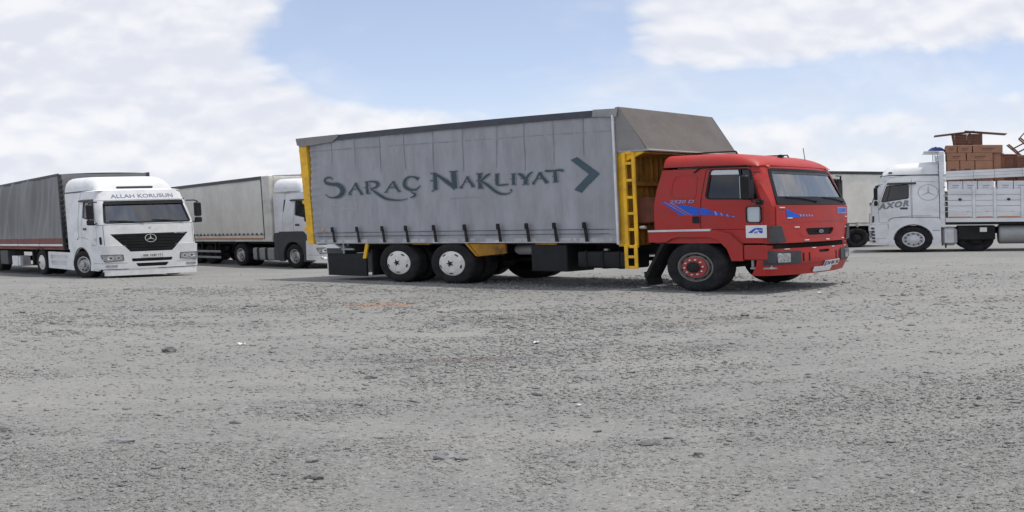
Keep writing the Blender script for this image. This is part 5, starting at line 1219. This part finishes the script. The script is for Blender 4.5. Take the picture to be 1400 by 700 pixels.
    MB().box(-7.9, -7.0, -1.22, -.7, .32, .95, .02).build('storage_box', DGR, T2); MB().box(-6.62, -6.0, -1.2, -.8, .27, .72, .02).build('white_locker', WHT, T2); MB().box(-5.9, -5.75, -1.2, -1.1, .30, .70, .01).build('step', WHT2, T2)
    return T
tractor_slogan()
# --- tractor unit with dark wings, half behind the long truck
def tractor_grey():
    a = -.894; L = place(-5.91, 29.8, a)
    T = thing('tractor_unit', 'white tractor unit with dark grey wheel arches, half hidden behind the long truck', 'truck', L, a)
    bp, fs, rf = euro_cab(T, -.62, roof_h=((.5, .16), (-.7, .22)), dark_wing=True, front_wheel='steel', visor_dark=True)
    deflector(T, -1.08, .45, 3.74, 1.20, 1.05, 3.10)
    for sg in (-1, 1):
        fz = lambda x, z, d=0.0: (x, sg * (1.19 + d), z)
        ff = lambda x, z, d=0.0: (x, sg * ((lerp(AX.W, z) - .005) * float(sstep(-1.05, -.62, x)) + 1.19 * (1 - float(sstep(-1.05, -.62, x))) + d), z)
        MB().patch(rpoly([(-1.12, 1.45), (-.58, 1.45), (-.58, 3.12), (-1.10, 3.12)], .03), [], ff, .03, .02, .15).build('side_fairing', WHT, T, 40)
        MB().patch([(-.62, 2.35), (-.56, 2.35), (-.50, 2.85), (-.56, 2.85)], [], AX.side(sg), .01, .008, .3).build('air_slot', BLK, T, 0)
        MB().patch(rpoly([(-1.14, .30), (-.90, .30), (-.90, 1.48), (-1.14, 1.44)], .04), [], fz, .05, .05, .3).build('wing_extension', DGR, T, 40)
        tk = MB().prism(rpoly([(sg * 1.20, .28), (sg * .60, .28), (sg * .60, .84), (sg * 1.20, .84)], .10), 0, -2.66, -1.30).build('fuel_tank', GALV, T)
        for x in (-2.32, -1.78): MB().prism(rpoly([(sg * 1.212, .268), (sg * .59, .268), (sg * .59, .852), (sg * 1.212, .852)], .105), 0, x - .07, x + .07).build('tank_strap', BLK, tk)
        P = arc_pts(-3.51, .5, .58, R(5), R(175), 16); V = []
        for (x, z) in P: V += [(x, sg * .62, z), (x, sg * 1.24, z), (x, sg * 1.24, z + .02), (x, sg * .62, z + .02)]
        MB().add(V, [(i * 4 + k, i * 4 + (k + 1) % 4, i * 4 + 4 + (k + 1) % 4, i * 4 + 4 + k) for i in range(len(P) - 1) for k in range(4)]).build('mudguard', BLK, T)
    duals(T, -3.51, 1.225, .5, 'steel'); chassis(T, -4.4, 1.0)
    MB().tube([(1.50, -1.15, .42), (1.58, -.9, .42), (1.60, .9, .42), (1.50, 1.15, .42)], .06, 10).build('bull_bar', WHT, T)
    for sg in (-1, 1): MB().box(1.30, 1.56, sg * .6 - .03, sg * .6 + .03, .39, .45, .01).build('bar_bracket', CHS, T)
    MB().lathe([(.01, 0), (.5, .0), (.55, .04), (.5, .08), (.01, .08)], (-3.3, 0, 1.0), 2, 1, 24).build('fifth_wheel', CHS, T)
    T2 = thing('curtain_trailer', 'cream curtain-sided trailer with a thin orange stripe, behind the long truck', 'trailer', L, a)
    zb = lambda x: 1.40; zt = lambda x: 3.86
    fold = lambda x, v: .018 * noise.noise(Vector((x * 1.2, v * 1.5, 5))) + .010 * noise.noise(Vector((x * 6, v * .8, 6))) + (.010 * math.sin(x * 11) * (1 - v) ** 2)
    for sg in (-1, 1):
        cl_ = cloth_side(T2, 'curtain', sg, -13.9, -1.72, zb, zt, 1.225, CREAM, fold, 200, 24)
        MB().hexa([(-13.9, sg * 1.19, 3.80), (-1.70, sg * 1.19, 3.80), (-1.70, sg * 1.262, 3.78), (-13.9, sg * 1.262, 3.78)], [(-13.9, sg * 1.19, 3.93), (-1.70, sg * 1.19, 3.93), (-1.70, sg * 1.255, 3.92), (-13.9, sg * 1.255, 3.92)]).build('roof_edge', NAVY, T2)
        MB().box(-1.70, -1.22, sg * 1.10, sg * 1.255, 1.12, 3.92, .02).build('corner_post', CREAM2, T2)
        MB().box(-1.735, -1.705, sg * 1.20, sg * 1.262, 1.2, 3.8, .005).build('curtain_pole', DGR, T2)
        rl = MB().box(-13.9, -1.22, sg * 1.13, sg * 1.25, 1.10, 1.375, .015).build('side_rail', CREAM2, T2)
        MB().box(-13.8, -1.80, sg * 1.251, sg * 1.255, 1.19, 1.26, .001).build('orange_stripe', ORANGE, rl)
        for x in np.arange(-13.6, -1.8, .30): MB().box(x - .05, x + .03, sg * 1.248, sg * 1.268, 1.385, 1.47, .006).build('buckle', DGR, T2)
        gd = MB().box(-7.05, -5.05, sg * 1.17, sg * 1.21, .58, .68, .01).build('side_guard', GALV, T2); MB().box(-7.05, -5.05, sg * 1.17, sg * 1.21, .30, .40, .01).build('guard_rail', GALV, gd)
        for x in (-6.6, -5.5): MB().box(x - .04, x + .04, sg * 1.12, sg * 1.168, .30, 1.08, .01).build('guard_post', CHS, gd)
    MB().box(-1.30, -1.225, -1.095, 1.095, 1.12, 3.9, .01).build('front_wall', CREAM2, T2)
    trailer_roof(T2, -13.9, -1.24, lambda x: 3.91, 1.22, CREAM2); MB().box(-13.8, -1.4, -1.12, 1.12, 1.0, 1.09).build('floor', CHS, T2)
    for sg in (-1, 1): MB().box(-13.7, -2.2, sg * .42, sg * .52, .85, .998, .01).build('chassis_rail', CHS, T2)
    MB().box(-13.96, -13.91, -1.2, 1.2, 1.1, 3.9, .01).build('rear_door', CREAM2, T2)
    trailer_gear(T2, (-8.6, -9.9, -11.2), -5.9)
    for x in (-7.6, -6.45): wheel(T2, x, -.95, -1, .47, .3, 'dark')
    return T
tractor_grey()
# --- white dropside lorry on the right
def dropside():
    a = 2.80; L = place(10.6, 28.0, a, -1); KX = .85     # the cab and body are short for their height
    T = thing('dropside_truck', 'white dropside truck lettered AXOR, loaded with brown and white boxes', 'truck', L, a)
    bp, fs, rf = euro_cab(T, -.84, roof_h=((.70, .50), (-.85, .62)), front_wheel='alu', steer=0, Rr=.52)
    f = AX.side(1); fl = lambda u, v, d=0.0: f(-u, v, d)
    writing('AXOR', GREYL, T, fl, -1.10, -.11, 1.72, 1.975, .006, .06, .22, .15, gap=1.22)
    star_badge(T, fl, .50, 2.42, .33, .006, mat('pale_grey_lettering', (.36, .37, .39), .5), .07, 'star_decal')
    MB().patch(rect(-.10, .04, 1.24, 1.30), [], fl, .004, .005, .3).build('chrome_strip', ALU, T, 0)
    for P in ([(.02, 2.95, .014), (.02, 2.1, .014), (.02, 1.25, .014)], [(.72, 3.02, .02), (.2, 3.10, .018), (-.8, 3.12, .016)], [(.55, 3.16, .02), (.36, 3.30, .02), (-.35, 3.34, .016)], [(-.05, 2.80, .014), (-.12, 2.86, .014), (-.72, 2.86, .014)]):
        s_ = MB(); stroke(s_, P, lambda x, z, d=0.0: (f(x, min(z, 3.09), d)[0], 0, 0) and (x, lerp(AX.W, min(z, 3.1)) + d - max(0, z - 3.1) * .25, z), .006); s_.build('crease', GREYL, T, 0)
    fw = lambda x, z, d=0.0: (x, 1.248 + d, z)
    for P in ([(-.84, 1.405, .018), (-.2, 1.41, .018), (.6, 1.405, .018), (.78, 1.27, .016)], [(.808, 1.14, .02), (.808, .7, .02), (.808, .32, .02)], [(-.60, .88, .016), (-.72, .88, .016), (-.86, .88, .016)], [(.83, .905, .02), (1.0, .905, .02), (1.12, .905, .02)]):
        s_ = MB(); stroke(s_, P, fw, .004); s_.build('panel_gap', DGR, T, 0)
    MB().patch(rect(-.84, 1.1, 1.125, 1.15), [], lambda x, z, d=0.0: (x, 1.228 + d, z), .004, .006, .3).build('sill_gap', DGR, T, 0)
    MB().box(.62, .74, .98, 1.10, 3.20, 3.26, .01).build('roof_lamp', DGR, rf)
    MB().tube([AX.front(u, 3.12, .03) for u in (-1.0, -.5, 0, .5, 1.0)], .02, 6).build('roof_trim', DGR, rf)
    for sg in (-1, 1):
        for k in range(5): MB().patch(rect(sg * 1.22 - .05, sg * 1.22 + .05, .42 + k * .13, .50 + k * .13, .02), [], AX.front, .01, .052, .1).build('corner_slot', DGR, bp, 0)
    # headboard with posts and the ladder behind the cab
    for sg in (-1, 1): MB().box(-1.02, -.86, sg * 1.10, sg * 1.235, 1.0, 4.08, .015).build('front_post', WHT2, T)
    for i in range(9): MB().box(-.98, -.92, -1.095, 1.095, 1.25 + i * .31, 1.53 + i * .31, .01).build('headboard_plank', WHT2, T)
    for z in (1.9, 2.25, 2.6, 2.9, 3.1): MB().box(-1.05, -.99, 1.236, 1.262, z, z + .06, .01).build('latch', STL, T)
    for z in (2.1, 2.5, 2.9, 3.3, 3.7): MB().box(-.86, -.80, .80, 1.10, z, z + .025, .005).build('rung', WHT2, T)
    MB().box(-.86, -.82, .78, .81, 1.9, 4.0, .005).build('ladder_rail', WHT2, T)
    MB().box(-1.02, -.40, -.7, .95, 4.085, 4.12, .01).build('roof_rack', WHT2, T)
    MB().tube([(-.75, .9, 3.70), (-.75, .9, 4.085)], .02, 6).build('rack_leg', WHT2, T); MB().tube([(-.75, -.6, 3.70), (-.75, -.6, 4.085)], .02, 6).build('rack_leg', WHT2, T)
    # bed and boards
    MB().box(-7.6, -1.03, -1.2, 1.2, 1.10, 1.20, .01).build('floor', CHS, T)
    zt = lambda x: 3.27 + .055 * min(-x - 1.06, 2.8)
    xs = [-1.06, -1.94, -2.61, -3.49, -4.4, -5.3, -6.2, -7.1]
    for sg in (-1, 1):
        MB().box(-7.6, -1.03, sg * 1.18, sg * 1.245, 1.205, 1.37, .01).build('bed_rail', WHT2, T)
        for i in range(len(xs) - 1):
            xa, xb = xs[i] - .05, xs[i + 1] + .05
            for k in range(5):
                z = 1.40 + k * .228; MB().box(xb + .004, xa - .004, sg * 1.19, sg * 1.225, z + .008, z + .222, .006).build('board', WHT2, T)
            MB().box(xb + .06, xa - .06, sg * 1.226, sg * 1.231, 1.375, 1.43, .001).build('orange_stripe', ORANGE, T)
            if i in (0, 2, 3): MB().lathe([(.06, 0), (.05, .02), (.001, .024)], ((xa + xb) / 2, sg * 1.225, 2.12), 1, sg, 10).build('lashing_ring', DGR, T)
            for k in range(3):
                zz = lambda x: zt(x) - .36 + k * .12
                MB().hexa([(xb - .045, sg * 1.19, zz(xb)), (xa + .045, sg * 1.19, zz(xa)), (xa + .045, sg * 1.23, zz(xa)), (xb - .045, sg * 1.23, zz(xb))], [(xb - .045, sg * 1.19, zz(xb) + .112), (xa + .045, sg * 1.19, zz(xa) + .112), (xa + .045, sg * 1.23, zz(xa) + .112), (xb - .045, sg * 1.23, zz(xb) + .112)]).build('top_board', WHT2, T)
        for x in xs[1:]: MB().box(x - .05, x + .05, sg * 1.18, sg * 1.25, 1.37, 2.62, .01).build('stanchion', WHT2, T)
        MB().box(-7.2, -1.03, sg * 1.188, sg * 1.247, 2.545, 2.62, .01).build('board_rail', WHT2, T) if False else None
    for sg in (-1, 1): wheel(T, -2.0, sg * .98, sg, .5, .3, 'dark'); MB().box(-1.05, -1.02, sg * .7, sg * 1.2, .16, .9, .005).build('mud_flap', CHS, T)
    MB().box(-7.5, -1.05, -1.15, 1.15, 2.42, 2.47, .01).build('inner_deck', WHT2, T)
    chassis(T, -7.4, 1.0); duals(T, -4.75, 1.2, .5, 'alu')
    MB().box(-1.40, -.88, .72, 1.22, .26, 1.02, .12).build('urea_tank', ALU, T)
    MB().lathe([(.01, 0), (.36, .02), (.40, .06), (.40, 1.5), (.36, 1.54), (.01, 1.56)], (-4.28, .80, .70), 0, 1, 28).build('fuel_tank', GALV, T)
    MB().box(-2.62, -1.42, .45, 1.12, .48, 1.06, .03).build('battery_box', CHS, T); MB().box(-2.35, -2.12, 1.121, 1.14, .80, .98, .01).build('tail_marker', CREAM2, T)
    def shorten(o):
        for c in o.children:
            c.location.x *= KX
            if c.name.split('.')[0] == 'wheel': continue
            if c.type == 'MESH':
                for v_ in c.data.vertices: v_.co.x *= KX
            shorten(c)
    shorten(T)
    # load: white cartons between the boards
    M = T.matrix_basis.copy(); from_local = lambda p: Matrix.Translation(Vector(L)) @ Matrix.Rotation(a, 4, 'Z') @ Vector((p[0] * KX, p[1], p[2]))
    def carton(x0, x1, y0, y1, z0, z1, m_, label, grp, pr):
        c = from_local(((x0 + x1) / 2, (y0 + y1) / 2, z0)); dx, dy, dz = (x0 - x1) / 2 * KX, (y1 - y0) / 2, z1 - z0; dx = abs(dx)
        o = MB().box(-dx, dx, -dy, dy, 0, dz, .012).build('cardboard_box', m_); o.location = c; o.rotation_euler[2] = a + random.uniform(-.015, .015)
        if pr:
            MB().box(-dx * .45, dx * .40, dy, dy + .003, dz * .48, dz * .60).build('print', pr, o, 0); MB().box(-dx * .30, dx * .42, dy, dy + .003, dz * .30, dz * .36).build('print', pr, o, 0)
        MB().box(-dx * .99, dx * .99, -.03, .03, dz, dz + .003).build('tape', TAN, o, 0)
        return tag(o, label, 'box', grp)
    GP = mat('grey_print', (.35, .36, .42), .7)
    W5 = [(-1.14, -1.60), (-1.61, -2.06), (-2.08, -2.60), (-2.71, -3.21), (-3.23, -3.70)]
    names = ['nearest the cab', 'second from the cab', 'third from the cab, before the dark gap', 'fourth from the cab, after the dark gap', 'fifth from the cab, at the photo edge']
    for (p, q_), nm in zip(W5, names): carton(q_, p, .45, 1.13, 2.47, 2.87, WCARD, 'white carton behind the dropside boards, ' + nm, 'white cartons in the dropside truck', GP)
    B = [  # x0, x1, z0, z1, label
        (-1.12, -1.52, 2.88, 3.70, 'brown carton in the lowest visible row, beside the white post'), (-1.54, -2.00, 2.88, 3.70, 'brown carton in the middle of the lowest visible row'), (-2.02, -2.58, 2.88, 3.70, 'brown carton at the rear end of the lowest visible row'),
        (-1.11, -1.72, 3.705, 4.02, 'long brown carton in the middle row, beside the white post'), (-1.75, -2.58, 3.705, 4.02, 'longest brown carton in the middle row, at its rear end'),
        (-1.09, -1.44, 4.025, 4.33, 'short brown carton in the top row, beside the white post'), (-1.46, -1.92, 4.025, 4.335, 'brown carton with a torn pale patch, middle of the top row'), (-1.95, -2.90, 4.025, 4.35, 'longest brown carton of the top row, overhanging the rear')]
    for x0, x1, z0, z1, lb in B: carton(x1, x0, .35, 1.08, z0, z1, CARD, lb, 'brown cartons on top of the load', CARDP)
    carton(-2.95, -2.60, .30, .98, 2.88, 4.02, CARD, 'tall brown carton set back at the rear of the brown stack', 'brown cartons on top of the load', None)
    # furniture roped on top
    def table(x, z, tilt, top_l, top_off, wt, wb, label, h_=.50):
        c = from_local((x, .72, z)); t = thing('side_table', label, 'table', c, a, 'wooden furniture on top of the load')
        tp = MB().box(-top_l / 2 + top_off, top_l / 2 + top_off, -.30, .30, h_, h_ + .035, .01).build('table_top', WOOD, t); tp.rotation_euler = (0, tilt, 0)
        for s_ in (-1, 1):
            leg = MB(); y0 = s_ * .20
            lg = MB().hexa([(-wb / 2, y0 - .02, .01), (-wb / 2 + .05, y0 - .02, .01), (-wb / 2 + .05, y0 + .02, .01), (-wb / 2, y0 + .02, .01)], [(-wt / 2, y0 - .02, h_ - .02), (-wt / 2 + .05, y0 - .02, h_ - .02), (-wt / 2 + .05, y0 + .02, h_ - .02), (-wt / 2, y0 + .02, h_ - .02)]).build('leg', WOOD, t)
            MB().hexa([(wb / 2 - .05, y0 - .02, .01), (wb / 2, y0 - .02, .01), (wb / 2, y0 + .02, .01), (wb / 2 - .05, y0 + .02, .01)], [(wt / 2 - .05, y0 - .02, h_ - .02), (wt / 2, y0 - .02, h_ - .02), (wt / 2, y0 + .02, h_ - .02), (wt / 2 - .05, y0 + .02, h_ - .02)]).build('leg', WOOD, t)
            for k in range(7): MB().box(-wb / 2 + .03, wb / 2 - .03, y0 - .012, y0 + .012, .03 + k * .064, .03 + k * .064 + .050, .004).build('slat', WOOD, t)
        return t
    table(-1.60, 4.34, R(10), 1.10, .10, .50, .40, 'wooden side table with slatted tapering legs, its thin top tilted towards the cab')
    table(-2.06, 4.352, R(-6), 1.15, -.22, .36, .36, 'wooden side table with straight slatted legs, second from the cab', .53)
    c = from_local((-3.13, .75, 2.475)); w_ = thing('wooden_cabinet', 'dark wooden cabinet with a square framed door behind the brown boxes', 'cabinet', c, a, 'wooden furniture on top of the load')
    MB().box(-.22, .22, -.25, .22, 0, 1.44, .01).build('carcass', WOOD, w_)
    MB().box(-.24, .24, -.27, .28, 1.441, 1.50, .01).build('top', WOOD, w_)
    for x in (-.18, .18): MB().box(x - .045, x + .045, .221, .262, .83, 1.435, .008).build('door_stile', RUST, w_)
    for z in (.83, 1.34): MB().box(-.134, .134, .221, .258, z, z + .09, .008).build('door_rail', RUST, w_)
    c = from_local((-3.66, .72, 4.12)); ch = thing('wooden_chair', 'tilted dark wooden chair on top of the load at the photo edge', 'chair', c, a, 'wooden furniture on top of the load')
    ch.rotation_euler = (0, R(38), a)
    MB().box(-.24, .24, -.24, .24, .05, .10, .01).build('seat', WOOD, ch)
    for x in (-.21, .21):
        for y in (-.21, .21): MB().box(x - .025, x + .025, y - .025, y + .025, .101, .50, .006).build('leg', WOOD, ch)
    MB().box(.20, .25, -.24, .24, -.45, .049, .01).build('backrest', WOOD, ch); MB().tube([(-.21, -.21, .50), (-.55, -.25, .62)], .022, 6).build('loose_leg', WOOD, ch)
    MB().box(-.2, .2, -.215, -.195, .25, .30, .005).build('stretcher', WOOD, ch)
    c2 = from_local((-3.70, .60, 2.475)); cc = MB().box(-.30, .30, -.45, .45, 0, 1.46, .02).build('wooden_chest', WOOD); cc.location = c2; cc.rotation_euler[2] = a; tag(cc, 'dark wooden chest under the tilted chair at the photo edge', 'chest', 'wooden furniture on top of the load')
    for k in range(5): MB().box(-.28, .28, .451, .466, 0.84 + k * .12, 0.93 + k * .12, .005).build('slat', WOOD, cc)
    # crumpled blue sheet on the rack
    c = from_local((-.82, .50, 4.122)); V = []; n = 14
    for i in range(n):
        for j in range(n):
            u, v = i / (n - 1) - .5, j / (n - 1) - .5; e = max(0, 1 - (abs(u * 2) ** 3)) * max(0, 1 - abs(v * 2) ** 3); V.append((u * .50, v * .85, .01 + .17 * e + .06 * e * noise.noise(Vector((u * 9, v * 9, 3)))))
    o = MB().add(V, [(i * n + j, (i + 1) * n + j, (i + 1) * n + j + 1, i * n + j + 1) for i in range(n - 1) for j in range(n - 1)]).build('folded_sheet', BTARP, None, 60); o.location = c; o.rotation_euler[2] = a
    tag(o, 'crumpled blue plastic sheet on the rack above the white cab', 'sheet')
    return T
dropside()
# --- cream curtain trailer behind the red cab
def far_trailer():
    a = R(14); X, Y = 10.62, 33.0; lx, ly = -math.sin(a), math.cos(a); cx, cy = X + lx * 1.22, Y + ly * 1.22
    T = thing('curtain_trailer', 'pale cream curtain trailer showing between the red cab and the white dropside cab', 'trailer', (cx, cy, gz(cx, cy)), a)
    zt = lambda x: 3.52
    fold = lambda x, v: .03 * noise.noise(Vector((x * 1.6 - v * .8, v * 1.0, 8))) + .015 * noise.noise(Vector((x * 5 - v * 3, v, 9)))
    for sg in (-1, 1):
        cloth_side(T, 'curtain', sg, -7.5, 1.9, lambda x: 1.15, zt, 1.225, CREAM, fold, 120, 20)
        MB().box(-7.5, 1.9, sg * 1.19, sg * 1.262, 3.42, 3.56, .01).build('roof_edge', DGR, T); MB().box(-7.5, 1.9, sg * 1.12, sg * 1.215, 1.0, 1.12, .01).build('side_rail', CREAM2, T)
        for x in np.arange(-7.2, 1.8, .6): MB().box(x - .03, x + .03, sg * 1.235, sg * 1.255, .95, 1.20, .005).build('strap', TAN, T)
        for x in (-1.1, .62): MB().box(x - .02, x + .02, sg * .75, sg * 1.2, .25, .99, .01).build('mud_flap', CHS, T)
        MB().box(-7.4, 1.8, sg * .42, sg * .52, .75, .99, .01).build('chassis_rail', CHS, T)
    trailer_roof(T, -7.5, 1.9, lambda x: 3.55, 1.22, CREAM2); MB().box(-7.4, 1.85, -1.11, 1.11, .995, 1.08).build('floor', CHS, T)
    for x in (-7.5, 1.87): MB().box(x, x + .04, -1.2, 1.2, 1.09, 3.5, .01).build('end_wall', CREAM2, T)
    trailer_gear(T, (0.0, -1.9 - 4.2), -3.6, 1.22, .45)
    return T
far_trailer()
